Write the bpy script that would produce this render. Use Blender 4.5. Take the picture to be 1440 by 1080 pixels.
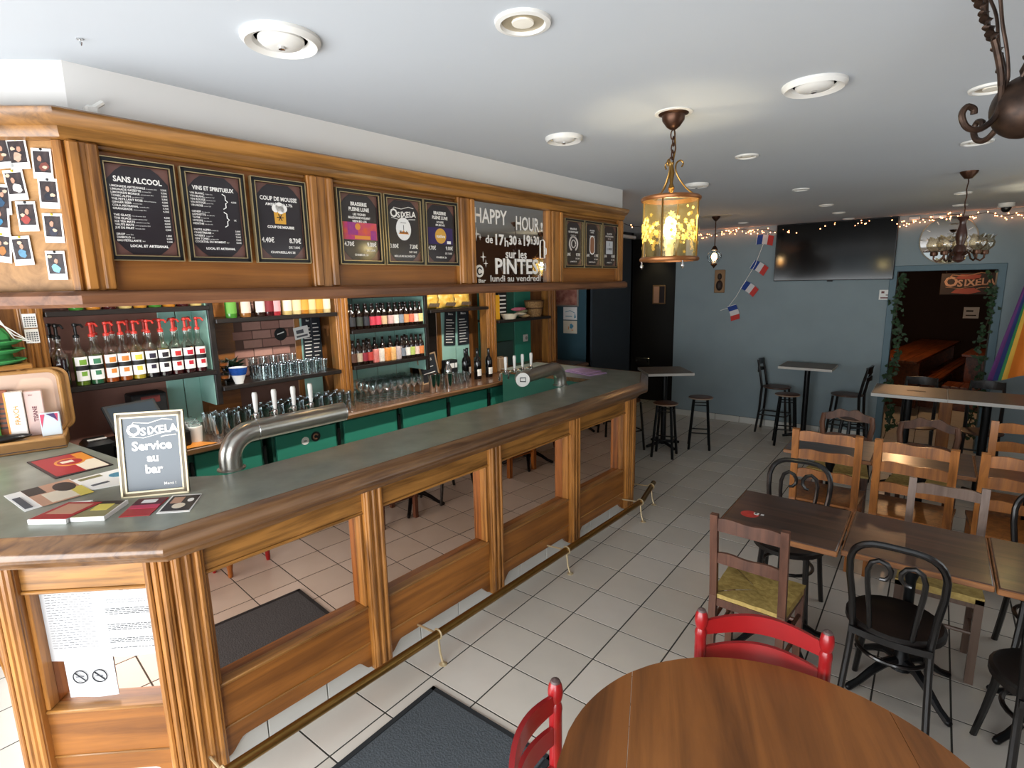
import bpy, bmesh, math, random
from mathutils import Vector, Matrix
R = math.radians
random.seed(7)
for _o in list(bpy.data.objects): bpy.data.objects.remove(_o)
SC = bpy.context.scene
COL = SC.collection

# ------------------------------------------------------------------ camera
_p, _r, _y = 0.1805, -0.0189, -0.6571
CAM = Vector((1.874, -1.708, 1.967))
_f = Vector((math.cos(_p)*math.sin(_y), math.cos(_p)*math.cos(_y), -math.sin(_p)))
_rt = Vector((math.cos(_y), -math.sin(_y), 0))
_up = _rt.cross(_f)
_R = _rt*math.cos(_r) + _up*math.sin(_r)
_U = -_rt*math.sin(_r) + _up*math.cos(_r)
cd = bpy.data.cameras.new('camera'); cam = bpy.data.objects.new('camera', cd); COL.objects.link(cam)
cd.sensor_width = 36.0; cd.lens = 772.64/1440*36.0; cd.clip_start = 0.05
cam.matrix_world = Matrix(((_R.x,_U.x,-_f.x,CAM.x),(_R.y,_U.y,-_f.y,CAM.y),(_R.z,_U.z,-_f.z,CAM.z),(0,0,0,1)))
SC.camera = cam

# ------------------------------------------------------------------ world, daylight, exposure
SC.view_settings.view_transform = 'Standard'; SC.view_settings.look = 'None'
SC.view_settings.gamma = 1.0; SC.view_settings.use_curve_mapping = False
SC.view_settings.exposure = 0.14
wd = bpy.data.worlds.new('sky'); SC.world = wd; wd.use_nodes = True
_bg = wd.node_tree.nodes['Background']; _bg.inputs[0].default_value = (0.80,0.90,1.0,1); _bg.inputs[1].default_value = 1.0
def area(name, loc, rot, sx, sy, power, color=(1,1,1)):
    l = bpy.data.lights.new(name, 'AREA'); l.shape = 'RECTANGLE'; l.size = sx; l.size_y = sy; l.energy = power; l.color = color
    o = bpy.data.objects.new(name, l); COL.objects.link(o); o.location = loc; o.rotation_euler = rot; return o
# daylight entering through the shop-front windows (behind the photographer) and the side windows
area('daylight_shopfront', (0.45,-3.02,1.12), (R(90),0,0), 5.5, 1.6, 222, (0.96,0.98,1.0))
area('daylight_side_window', (3.42,2.0,1.65), (R(90),0,R(90)), 2.5, 1.5, 9, (1.0,0.97,0.92))

# ------------------------------------------------------------------ helpers
TH = R(87.0)                                   # the bar runs 3 degrees off the tile grid; local x along the bar, y away from the guests
DX, DN = Vector((math.cos(TH), math.sin(TH), 0)), Vector((-math.sin(TH), math.cos(TH), 0))
def BF(x, y, z=0.0): return DX*x + DN*y + Vector((0,0,z))

class MB:
    def __init__(s): s.v = []; s.f = []
    def add(s, vs, fs, M=None):
        b = len(s.v)
        s.v += [tuple(M @ Vector(p)) for p in vs] if M is not None else [tuple(p) for p in vs]
        s.f += [tuple(b+i for i in f) for f in fs]; return s
    def box(s, x0, x1, y0, y1, z0, z1, M=None):
        return s.add([(x0,y0,z0),(x1,y0,z0),(x1,y1,z0),(x0,y1,z0),(x0,y0,z1),(x1,y0,z1),(x1,y1,z1),(x0,y1,z1)],
            [(0,3,2,1),(4,5,6,7),(0,1,5,4),(1,2,6,5),(2,3,7,6),(3,0,4,7)], M)
    def bbox(s, x0, x1, y0, y1, z0, z1, b=0.004, M=None):
        # box with chamfered vertical and top edges
        b = min(b, (x1-x0)*.45, (y1-y0)*.45, (z1-z0)*.45)
        def ring(i, z): return [(x0+i,y0,z),(x1-i,y0,z),(x1,y0+i,z),(x1,y1-i,z),(x1-i,y1,z),(x0+i,y1,z),(x0,y1-i,z),(x0,y0+i,z)]
        def rin(z): return [(x0+b,y0+b,z)]*0 + [(x0+b*1.3,y0+b,z),(x1-b*1.3,y0+b,z),(x1-b,y0+b*1.3,z),(x1-b,y1-b*1.3,z),(x1-b*1.3,y1-b,z),(x0+b*1.3,y1-b,z),(x0+b,y1-b*1.3,z),(x0+b,y0+b*1.3,z)]
        v = rin(z0)+ring(b,z0+b)+ring(b,z1-b)+rin(z1); f = [tuple(range(7,-1,-1)), tuple(range(24,32))]
        for k in range(3):
            for i in range(8): f.append((k*8+i, k*8+(i+1)%8, k*8+8+(i+1)%8, k*8+8+i))
        return s.add(v, f, M)
    def prism(s, poly, z0, z1, M=None):
        n = len(poly); v = [(p[0],p[1],z0) for p in poly]+[(p[0],p[1],z1) for p in poly]
        f = [tuple(range(n-1,-1,-1)), tuple(range(n,2*n))]+[(i,(i+1)%n,n+(i+1)%n,n+i) for i in range(n)]
        return s.add(v, f, M)
    def plate(s, poly, y0, y1, M=None):          # outline in x,z extruded along y
        n = len(poly); v = [(p[0],y0,p[1]) for p in poly]+[(p[0],y1,p[1]) for p in poly]
        f = [tuple(range(n)), tuple(range(2*n-1,n-1,-1))]+[(i,n+i,n+(i+1)%n,(i+1)%n) for i in range(n)]
        return s.add(v, f, M)
    def lathe(s, prof, seg=16, c=(0,0,0), M=None, cap=True):
        v = []; f = []; k = len(prof)
        for i in range(seg):
            a = 2*math.pi*i/seg; ca, sa = math.cos(a), math.sin(a)
            v += [(c[0]+r*ca, c[1]+r*sa, c[2]+z) for r, z in prof]
        for i in range(seg):
            j = (i+1) % seg
            for m in range(k-1): f.append((i*k+m, j*k+m, j*k+m+1, i*k+m+1))
        if cap:
            if prof[0][0] > 1e-6: f.append(tuple(i*k for i in range(seg-1,-1,-1)))
            if prof[-1][0] > 1e-6: f.append(tuple(i*k+k-1 for i in range(seg)))
        return s.add(v, f, M)
    def tube(s, path, r, seg=8, closed=False, cap=True, M=None):
        P = [Vector(p) for p in path]; n = len(P); rs = r if isinstance(r,(list,tuple)) else [r]*n
        def tan(i):
            if closed: return (P[(i+1)%n]-P[i-1]).normalized()
            return (P[min(i+1,n-1)]-P[max(i-1,0)]).normalized()
        t = tan(0); ref = Vector((0,0,1)) if abs(t.z) < .9 else Vector((1,0,0)); nrm = t.cross(ref).normalized(); v = []; f = []
        for i in range(n):
            t2 = tan(i); q = t.rotation_difference(t2); nrm = (q @ nrm); nrm = (nrm - t2*nrm.dot(t2)).normalized(); t = t2; bn = t.cross(nrm)
            for k in range(seg):
                a = 2*math.pi*k/seg; v.append(P[i]+nrm*(rs[i]*math.cos(a))+bn*(rs[i]*math.sin(a)))
        m = n if closed else n-1
        for i in range(m):
            j = (i+1) % n
            for k in range(seg): f.append((i*seg+k, i*seg+(k+1)%seg, j*seg+(k+1)%seg, j*seg+k))
        if cap and not closed: f += [tuple(range(seg-1,-1,-1)), tuple(range((n-1)*seg, n*seg))]
        return s.add(v, f, M)
    def sweep(s, prof, path):
        # moulding: prof = [(outward, z)], path = [(x,y)] open polyline, outward = right-hand side of travel
        n = len(path); dirs = []
        for i in range(n-1):
            d = Vector((path[i+1][0]-path[i][0], path[i+1][1]-path[i][1])).normalized(); dirs.append(d)
        v = []; f = []; k = len(prof)
        for i in range(n):
            d0 = dirs[max(i-1,0)]; d1 = dirs[min(i,n-2)]
            n0 = Vector((d0.y,-d0.x)); n1 = Vector((d1.y,-d1.x)); m = (n0+n1).normalized(); m = m/max(.3, m.dot(n0))
            v += [(path[i][0]+m.x*o, path[i][1]+m.y*o, z) for o, z in prof]
        for i in range(n-1):
            for j in range(k): f.append((i*k+j, i*k+(j+1)%k, (i+1)*k+(j+1)%k, (i+1)*k+j))
        f += [tuple(range(k)), tuple(range(n*k-1,(n-1)*k-1,-1))]
        return s.add(v, f)
    def slat(s, x0, x1, top, bot, yf, th, n=10, M=None):
        v = []; f = []
        for i in range(n+1):
            t = i/n; x = x0+(x1-x0)*t; y = yf(t); v += [(x,y-th/2,bot(t)),(x,y+th/2,bot(t)),(x,y+th/2,top(t)),(x,y-th/2,top(t))]
        for i in range(n):
            for k in range(4): f.append((i*4+k, i*4+(k+1)%4, i*4+4+(k+1)%4, i*4+4+k))
        f += [(3,2,1,0), (n*4,n*4+1,n*4+2,n*4+3)]
        return s.add(v, f, M)
    def bar(s, a, b, w, h=None, up=(0,0,1), M=None):     # rectangular bar between two points
        a = Vector(a); b = Vector(b); h = h or w; t = (b-a).normalized(); u = Vector(up)
        if abs(t.dot(u)) > .95: u = Vector((0,1,0))
        x = t.cross(u).normalized(); y = x.cross(t)
        v = [p + x*(sx*w/2) + y*(sy*h/2) for p in (a,b) for sx,sy in ((-1,-1),(1,-1),(1,1),(-1,1))]
        return s.add(v, [(3,2,1,0),(4,5,6,7),(0,1,5,4),(1,2,6,5),(2,3,7,6),(3,0,4,7)], M)
    def sphere(s, c, r, seg=12, rings=8, sz=1.0, M=None):
        return s.lathe([(max(r*math.sin(math.pi*i/rings),0.0 if i in (0,rings) else 1e-4), -r*sz*math.cos(math.pi*i/rings)) for i in range(rings+1)], seg, c, M, cap=False)
    def disc(s, c, r, seg=20, th=0.002, M=None): # facing -y, upright
        return s.plate([(c[0]+r*math.cos(2*math.pi*i/seg), c[2]+r*math.sin(2*math.pi*i/seg)) for i in range(seg)], c[1]-th, c[1], M)
    def text(s, body, x, z, size, y=0.0, bold=0.0, ax='CENTER', rot=0.0, sx=1.0):
        me = text_mesh(body, size, bold, ax); c, sn = math.cos(rot), math.sin(rot)
        s.add([(x+(p[0]*c*sx-p[1]*sn), y, z+(p[0]*sn*sx+p[1]*c)) for p in me[0]], me[1]); return s
    def mesh(s, name):
        me = bpy.data.meshes.new(name); me.from_pydata([tuple(p) for p in s.v], [], s.f)
        bm = bmesh.new(); bm.from_mesh(me); bmesh.ops.recalc_face_normals(bm, faces=bm.faces); bm.to_mesh(me); bm.free()
        for p in me.polygons: p.use_smooth = True
        me.set_sharp_from_angle(angle=R(38)); me.update(); return me

_TX = {}
def text_mesh(body, size, bold, ax):
    k = (body, round(size,5), round(bold,5), ax)
    if k not in _TX:
        cu = bpy.data.curves.new('t','FONT'); cu.body = body; cu.size = size; cu.offset = bold; cu.align_x = ax; cu.align_y = 'CENTER'; cu.resolution_u = 2
        ob = bpy.data.objects.new('t', cu); me = bpy.data.meshes.new_from_object(ob)
        _TX[k] = ([tuple(v.co) for v in me.vertices], [tuple(p.vertices) for p in me.polygons])
        bpy.data.objects.remove(ob); bpy.data.meshes.remove(me); bpy.data.curves.remove(cu)
    return _TX[k]

def lin(h):
    h = h.lstrip('#'); o = []
    for i in (0,2,4):
        c = int(h[i:i+2],16)/255; o.append(c/12.92 if c <= .04045 else ((c+.055)/1.055)**2.4)
    return (*o, 1)
MT = {}
def mat(key, color='#888888', rough=.5, metal=0., spec=.5, var=0.0, vscale=8., bump=0., emit=None, estr=0., color2=None, coat=0.):
    if key in MT: return MT[key]
    m = bpy.data.materials.new(key); m.use_nodes = True; nt = m.node_tree; b = nt.nodes['Principled BSDF']
    b.inputs['Base Color'].default_value = lin(color); b.inputs['Roughness'].default_value = rough; b.inputs['Metallic'].default_value = metal
    b.inputs['Specular IOR Level'].default_value = spec
    if coat: b.inputs['Coat Weight'].default_value = coat; b.inputs['Coat Roughness'].default_value = .12
    if emit: b.inputs['Emission Color'].default_value = lin(emit); b.inputs['Emission Strength'].default_value = estr
    if var or color2 or bump:
        tc = nt.nodes.new('ShaderNodeTexCoord'); no = nt.nodes.new('ShaderNodeTexNoise'); no.inputs['Scale'].default_value = vscale; no.inputs['Detail'].default_value = 5
        nt.links.new(tc.outputs['Object'], no.inputs['Vector'])
        if var or color2:
            cr = nt.nodes.new('ShaderNodeValToRGB'); c = lin(color); c2 = lin(color2) if color2 else tuple(x*(1-var) for x in c[:3])+(1,)
            cr.color_ramp.elements[0].position = .3; cr.color_ramp.elements[1].position = .7
            cr.color_ramp.elements[0].color = c2; cr.color_ramp.elements[1].color = c
            nt.links.new(no.outputs['Fac'], cr.inputs['Fac']); nt.links.new(cr.outputs['Color'], b.inputs['Base Color'])
        if bump:
            bp = nt.nodes.new('ShaderNodeBump'); bp.inputs['Strength'].default_value = bump; bp.inputs['Distance'].default_value = .01
            nt.links.new(no.outputs['Fac'], bp.inputs['Height']); nt.links.new(bp.outputs['Normal'], b.inputs['Normal'])
    MT[key] = m; return m
def wood(key, light, dark, axis='z', rough=.38, scale=1.0, coat=0.0, mid=None):
    if key in MT: return MT[key]
    m = bpy.data.materials.new(key); m.use_nodes = True; nt = m.node_tree; b = nt.nodes['Principled BSDF']; L = nt.links.new
    tc = nt.nodes.new('ShaderNodeTexCoord'); mp = nt.nodes.new('ShaderNodeMapping')
    s = [26*scale]*3; s['xyz'.index(axis)] = 1.6*scale; mp.inputs['Scale'].default_value = s
    n1 = nt.nodes.new('ShaderNodeTexNoise'); n1.inputs['Scale'].default_value = 1.0; n1.inputs['Detail'].default_value = 7; n1.inputs['Roughness'].default_value = .62; n1.inputs['Distortion'].default_value = .6
    n2 = nt.nodes.new('ShaderNodeTexNoise'); n2.inputs['Scale'].default_value = 3.0*scale; n2.inputs['Detail'].default_value = 3
    cr = nt.nodes.new('ShaderNodeValToRGB'); e = cr.color_ramp.elements; e[0].position = .32; e[0].color = lin(dark); e[1].position = .60; e[1].color = lin(light)
    mx = nt.nodes.new('ShaderNodeMix'); mx.data_type = 'RGBA'; mx.blend_type = 'MULTIPLY'; mx.inputs['Factor'].default_value = .5
    c3 = nt.nodes.new('ShaderNodeValToRGB'); c3.color_ramp.elements[0].position = .35; c3.color_ramp.elements[0].color = (.55,.5,.45,1); c3.color_ramp.elements[1].position = .62; c3.color_ramp.elements[1].color = (1,1,1,1)
    L(tc.outputs['Object'], mp.inputs['Vector']); L(mp.outputs['Vector'], n1.inputs['Vector']); L(tc.outputs['Object'], n2.inputs['Vector'])
    L(n1.outputs['Fac'], cr.inputs['Fac']); L(n2.outputs['Fac'], c3.inputs['Fac']); L(cr.outputs['Color'], mx.inputs[6]); L(c3.outputs['Color'], mx.inputs[7])
    L(mx.outputs[2], b.inputs['Base Color']); b.inputs['Roughness'].default_value = rough
    if coat: b.inputs['Coat Weight'].default_value = coat; b.inputs['Coat Roughness'].default_value = .22
    bp = nt.nodes.new('ShaderNodeBump'); bp.inputs['Strength'].default_value = .12; bp.inputs['Distance'].default_value = .004
    L(n1.outputs['Fac'], bp.inputs['Height']); L(bp.outputs['Normal'], b.inputs['Normal'])
    MT[key] = m; return m
def glass(key, tint='#ffffff', refl=.9, rough=.02, base=.05):
    if key in MT: return MT[key]
    m = bpy.data.materials.new(key); m.use_nodes = True; nt = m.node_tree; L = nt.links.new
    for n in list(nt.nodes): nt.nodes.remove(n)
    out = nt.nodes.new('ShaderNodeOutputMaterial'); mx = nt.nodes.new('ShaderNodeMixShader'); tr = nt.nodes.new('ShaderNodeBsdfTransparent'); gl = nt.nodes.new('ShaderNodeBsdfGlossy')
    tr.inputs[0].default_value = lin(tint); gl.inputs['Roughness'].default_value = rough; gl.inputs[0].default_value = (.95,.97,1,1)
    lw = nt.nodes.new('ShaderNodeLayerWeight'); lw.inputs['Blend'].default_value = .35; mr = nt.nodes.new('ShaderNodeMapRange')
    mr.inputs['To Min'].default_value = base; mr.inputs['To Max'].default_value = refl
    L(lw.outputs['Facing'], mr.inputs['Value']); L(mr.outputs[0], mx.inputs['Fac']); L(tr.outputs[0], mx.inputs[1]); L(gl.outputs[0], mx.inputs[2]); L(mx.outputs[0], out.inputs['Surface'])
    MT[key] = m; return m
def mirror(key, tint): return mat(key, tint, .015, 1.0)

def obj(name, data, m=None, parent=None, loc=None, rotz=None):
    if isinstance(data, MB): data = data.mesh(name)
    o = bpy.data.objects.new(name, data); COL.objects.link(o)
    if m is not None:
        if isinstance(m, str): m = MT[m]
        if len(data.materials) == 0: data.materials.append(None)
        o.material_slots[0].link = 'OBJECT'; o.material_slots[0].material = m
    if parent is not None: o.parent = parent
    if loc is not None: o.location = loc
    if rotz is not None: o.rotation_euler = (0,0,rotz)
    return o
def tag(o, label, cat, group=None):
    o['label'] = label; o['category'] = cat
    if group: o['group'] = group
    return o
def thing(name, label, cat, loc=(0,0,0), rotz=0.0, group=None):
    o = bpy.data.objects.new(name, None); COL.objects.link(o); o.empty_display_size = .1
    o.location = loc; o.rotation_euler = (0,0,rotz); return tag(o, label, cat, group)
def struct(name, mb, m, loc=None, rotz=None):
    o = obj(name, mb, m, None, loc, rotz); o['kind'] = 'structure'; return o
def dup(root, loc, rotz, label, group=None):
    r = root.copy(); COL.objects.link(r); r.location = loc; r.rotation_euler = (0,0,rotz); r['label'] = label
    if group: r['group'] = group
    for ch in list(root.children):
        c = ch.copy(); COL.objects.link(c); c.parent = r
        for g in list(ch.children):
            d = g.copy(); COL.objects.link(d); d.parent = c
    return r
def T(x=0,y=0,z=0): return Matrix.Translation((x,y,z))
def RX(a): return Matrix.Rotation(R(a),4,'X')
def RY(a): return Matrix.Rotation(R(a),4,'Y')
def RZ(a): return Matrix.Rotation(R(a),4,'Z')
ORD = ['first','second','third','fourth','fifth','sixth','seventh','eighth','ninth','tenth','eleventh','twelfth','thirteenth','fourteenth','fifteenth','sixteenth','seventeenth','eighteenth','nineteenth','twentieth']
def smooth(path, k=4):          # Catmull-Rom through the given points
    P = [Vector(p) for p in path]; P = [P[0]*2-P[1]]+P+[P[-1]*2-P[-2]]; o = []
    for i in range(1,len(P)-2):
        for j in range(k):
            t = j/k; a, b, c, d = P[i-1:i+3]; o.append(.5*(2*b+(c-a)*t+(2*a-5*b+4*c-d)*t*t+(3*b-a-3*c+d)*t**3))
    return o+[P[-2]]
def arc(c, r, a0, a1, n, plane='xz'):
    o = []
    for i in range(n+1):
        a = R(a0+(a1-a0)*i/n); p = (r*math.cos(a), r*math.sin(a))
        o.append((c[0]+p[0], c[1], c[2]+p[1]) if plane == 'xz' else ((c[0]+p[0], c[1]+p[1], c[2]) if plane == 'xy' else (c[0], c[1]+p[0], c[2]+p[1])))
    return o

# ------------------------------------------------------------------ materials
mat('white_paint', '#e4e2de', .75, var=.03, vscale=3); mat('ceiling_paint', '#bcc1c6', .85, var=.03, vscale=2)
mat('blue_paint', '#8a9aa0', .8, var=.10, vscale=2.2); mat('navy_paint', '#27323b', .7, var=.15, vscale=3); mat('teal_paint', '#2e5361', .7, var=.1, vscale=3)
mat('black_paint', '#16130f', .7); mat('grout', '#3a3833', .9); mat('tile', '#cfccc4', .32, var=.06, vscale=5); mat('skirt_tile', '#cfcfc9', .35, var=.06, vscale=5)
mat('dark_recess', '#0c0908', .8)
wood('oak_z', '#b87c3a', '#663e16', 'z', .36, coat=.2); wood('oak_x', '#a87538', '#5a3914', 'x', .36, coat=.2); wood('oak_y', '#a87538', '#5a3914', 'y', .36, coat=.2)
wood('oak_panel', '#a2662a', '#70431a', 'x', .42, .6); wood('oak_light', '#b98a55', '#8a6236', 'x', .45, .7)
wood('edge_wood', '#7a5838', '#4a3120', 'x', .3, coat=.35); wood('worktop', '#7a5942', '#4c3122', 'x', .25, .7, coat=.3)
wood('black_wood', '#221a16', '#120c0a', 'x', .4)
mat('zinc', '#979c92', .33, .2, color2='#7e8379', vscale=7, bump=.03); mat('steel', '#b9b6ae', .28, .95, var=.12, vscale=14); mat('chrome', '#d8d8d8', .12, 1.0); mat('pale_brass', '#d2bf98', .3, .6); mat('brass', '#93703a', .28, .9, var=.25, vscale=9)
mat('bronze', '#54392a', .38, .75, var=.3, vscale=12); mat('copper', '#8f5c34', .35, .6, var=.15, vscale=8)
mirror('bar_mirror', '#e2c6b6'); mirror('clear_mirror', '#cfcac4'); mirror('dark_mirror', '#8d847c')
mat('green', '#328a75', .45, var=.06, vscale=3); mat('mint', '#a9d6cb', .6, color2='#93c4b8', vscale=4); mat('deep_green', '#2a6454', .6)
mat('black_plastic', '#121212', .35); mat('black_matte', '#17181a', .6); mat('white_plastic', '#dedcd6', .4); mat('paper', '#f0efec', .75); mat('ink', '#23252b', .7); mat('grey_ink', '#5a5c62', .7); mat('notice_paper', '#c4c5c6', .8)
mat('chalk', '#f2efe9', .8); mat('gold', '#b8a57c', .3, .6); mat('menu_black', '#231d22', .35, coat=.5); mat('menu_brown', '#6b4840', .4, coat=.4)
glass('glass', '#f4f8f7'); glass('bottle_clear', '#f2f2ec', .8, .02, .04)
wood('table_dark', '#54392b', '#2c1c15', 'x', .34, .7, coat=.55); wood('table_edge', '#a06a3c', '#5d3618', 'x', .4); wood('round_top', '#9c602c', '#6b3f1a', 'y', .38, .42, coat=.12)
mat('black_iron', '#141618', .38, .5); mat('black_lacquer', '#0f0e0e', .28, coat=.3); mat('seat_black', '#17110e', .45, var=.3, vscale=20)
wood('chair_brown', '#6f4836', '#4a2d21', 'z', .4); wood('chair_orange', '#b4702f', '#7a4719', 'z', .38, coat=.15); wood('chair_lit_grey', '#7c6658', '#5a4438', 'z', .42); wood('arch_brown', '#7a543f', '#4a2f22', 'z', .4)  # greyish chair wood has the light on its posts put into the colour
mat('rush', '#c8ad66', .7, color2='#a68b48', vscale=40, bump=.4); mat('red_paint', '#9c171b', .33, var=.18, vscale=10, coat=.3); mat('laminate_grey', '#6f675e', .45, var=.1, vscale=30); mat('laminate_edge', '#b9b6b0', .5)
mat('stool_brown', '#5a3a28', .4, var=.25, vscale=8)
# ------------------------------------------------------------------ the room
XL, XR, YF, YB, ZC = -2.75, 3.5, -3.15, 6.135, 2.64
floor = struct('floor', MB().box(XL-.3, XR+.2, YF-.2, 12.8, -.12, -.0014), 'grout')
def tile_mb(cx=0, cy=0, mb=None, w=.2928, h=.0030):
    mb = mb or MB(); a = w/2; b = a-.0008
    return mb.add([(cx-a,cy-a,-h),(cx+a,cy-a,-h),(cx+a,cy+a,-h),(cx-a,cy+a,-h),(cx-b,cy-b,0),(cx+b,cy-b,0),(cx+b,cy+b,0),(cx-b,cy+b,0)],
        [(4,5,6,7),(0,1,5,4),(1,2,6,5),(2,3,7,6),(3,0,4,7)])
_tm = tile_mb().mesh('tile'); _rest = MB(); _tint = [mat('tile_a','#cec8bd',.32,var=.06,vscale=5), mat('tile_b','#c9c3b8',.33,var=.06,vscale=5), mat('tile_c','#d2ccc2',.31,var=.06,vscale=5)]
for i in range(-11, 42):
    for j in range(-9, 12):
        cx, cy = (j+.5)*.3, (i+.5)*.3
        if -5 <= i <= 19 and -2 <= j <= 8 and not (j < -1 and i < 9):
            obj('tile', _tm, random.choice(_tint), floor, (cx,cy,0))
        elif cx > XL-.2 and cy > YF-.1 and cy < 12.6: tile_mb(cx, cy, _rest)
_tf = obj('tile_field', _rest, 'tile', floor); _tf['kind'] = 'stuff'

struct('ceiling', MB().box(XL-.3, XR+.2, YF-.2, 12.8, ZC, ZC+.08), 'ceiling_paint')
wb = MB().box(-1.16, 1.44, YB, YB+.2, 0, ZC).box(2.385, XR, YB, YB+.2, 0, ZC).box(1.44, 2.385, YB, YB+.2, 2.045, ZC)
struct('wall_back', wb, 'blue_paint')
dm = MB().bbox(1.405, 1.475, YB-.018, YB+.22, 0, 2.03).bbox(2.35, 2.42, YB-.018, YB+.22, 0, 2.03).bbox(1.405, 2.42, YB-.018, YB+.22, 2.022, 2.085)
door1 = struct('door_1', dm, mat('door_frame_blue', '#54707c', .55))
bb = struct('baseboard_back', MB().box(-1.16, 1.40, YB-.006, YB, 0, .086), 'grout')
_bm = MB().bbox(-.1625, .1625, -.009, 0, 0, .085, .003).mesh('tile')
for k in range(8): obj('tile', _bm, 'skirt_tile', bb, (-1.0+.33*k, YB-.006, 0))
bbr = struct('baseboard_corner', MB().box(2.43, XR, YB-.006, YB, 0, .086), 'grout')
for k in range(3): obj('tile', _bm, 'skirt_tile', bbr, (2.62+.33*k, YB-.006, 0))
# shop front behind the photographer and the window wall on the right
wf = MB().box(XL-.2, -2.35, YF-.15, YF, 0, ZC).box(3.25, XR+.15, YF-.15, YF, 0, ZC).box(-2.35, 3.25, YF-.15, YF, 0, .32).box(-2.35, 3.25, YF-.15, YF, 2.56, ZC)
struct('wall_front', wf, 'white_paint')
def window(name, x0, x1, z0, z1, n, M):
    f = MB()
    for k in range(n+1):
        x = x0+(x1-x0)*k/n; f.box(x-.03, x+.03, -.04, .04, z0, z1, M)
    f.box(x0, x1, -.04, .04, z0-.03, z0+.03, M).box(x0, x1, -.04, .04, z1-.03, z1+.03, M)
    w = struct(name, f, wood('frame_wood', '#5b3a22', '#38200f', 'z', .5))
    for k in range(n):
        a = x0+(x1-x0)*k/n+.03; b = x0+(x1-x0)*(k+1)/n-.03
        obj('pane', MB().box(a, b, -.004, .004, z0+.03, z1-.03, M), 'glass', w)
window('window_1', -2.35, 3.25, .32, 2.56, 5, T(0,YF-.07,0))
wr = MB()
for y0, y1 in ((YF,.7),(3.3,12.8)): wr.box(XR, XR+.15, y0, y1, 0, ZC)
wr.box(XR, XR+.15, .7, 3.3, 0, .85).box(XR, XR+.15, .7, 3.3, 2.45, ZC)
struct('wall_right', wr, mat('brown_paint', '#57392c', .75, var=.12, vscale=3))
window('window_2', .7, 3.3, .85, 2.45, 3, T(XR+.07,0,0) @ RZ(90))
# wall behind the bar, the dark passage beyond it
struct('wall_left', MB().box(-3.2, 4.6, 2.40, 2.55, 0, ZC), wood('wall_panelling', '#9a6431', '#5f3817', 'z', .5), BF(0,0,0), TH)
struct('wall_passage', MB().box(-3.0, -1.66, 4.55, 4.62, 0, ZC), 'teal_paint')
struct('wall_passage_side', MB().box(-1.72, -1.63, 4.55, 5.72, 0, ZC), 'navy_paint')
struct('trim_1', MB().bbox(-1.66, -1.59, 4.56, 5.72, 2.555, 2.60, .01), 'white_paint')
struct('wall_corridor', MB().box(-3.0, -1.63, 5.66, 5.715, 0, ZC).box(-3.0, -1.16, 6.86, 6.95, 0, ZC).box(-1.17, -1.10, 6.33, 6.95, 0, ZC).box(-3.05, -2.98, 4.6, 6.95, 0, ZC), 'black_paint')
# bulkhead above the bar
def offset_path(path, o):
    n = len(path); out = []
    for i in range(n):
        d0 = Vector((path[max(i,1)][0]-path[max(i,1)-1][0], path[max(i,1)][1]-path[max(i,1)-1][1])).normalized()
        k = min(i, n-2); d1 = Vector((path[k+1][0]-path[k][0], path[k+1][1]-path[k][1])).normalized()
        n0 = Vector((d0.y,-d0.x)); n1 = Vector((d1.y,-d1.x)); m = (n0+n1).normalized(); m = m/max(.3,m.dot(n0)); out.append((path[i][0]+m.x*o, path[i][1]+m.y*o))
    return out
BK = [(-1.62,1.4),(-1.62,.69),(-1.12,.185),(2.2,.185),(2.2,.42)]
struct('wall_bulkhead', MB().prism(BK + offset_path(BK,-.1)[::-1], 2.0, ZC), 'white_paint', BF(0,0,0), TH)
# back room seen through the doorway
struct('wall_backroom', MB().box(-.3, 3.5, 12.55, 12.65, 0, ZC).box(-.4, -.3, 6.33, 12.65, 0, ZC), mat('backroom_paint', '#2a1710', .8, var=.2, vscale=3))

# ------------------------------------------------------------------ bar counter
bar = thing('bar_counter', 'long oak bar counter with zinc top, fluted posts and mirrored front panels', 'bar counter', BF(0,0,0), TH)
OUT = [(-1.49,2.28),(-1.49,.60),(-1.04,.15),(2.47,.15),(2.97,.40),(2.97,1.62)]
INN = [(2.40,1.62),(2.40,.575),(-.65,.575),(-.765,.68),(-.88,1.222),(-.98,1.95),(-1.02,2.28)]
obj('zinc_top', MB().prism(OUT+INN, 1.112, 1.14), 'zinc', bar)
PR = [(0,1.1415),(.007,1.143),(.013,1.139),(.018,1.131),(.040,1.120),(.060,1.104),(.068,1.088),(.066,1.074),(.056,1.064),(.034,1.056),(.012,1.044),(-.004,1.030),(-.012,1.016),(-.09,1.016),(-.09,1.111),(-.0,1.111)]
obj('edge_moulding', MB().sweep(PR, OUT), 'edge_wood', bar)
obj('inner_edge', MB().sweep([(0,1.138),(.006,1.134),(.006,1.105),(0,1.10),(-.02,1.10),(-.02,1.138)], INN), 'edge_wood', bar)
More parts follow.
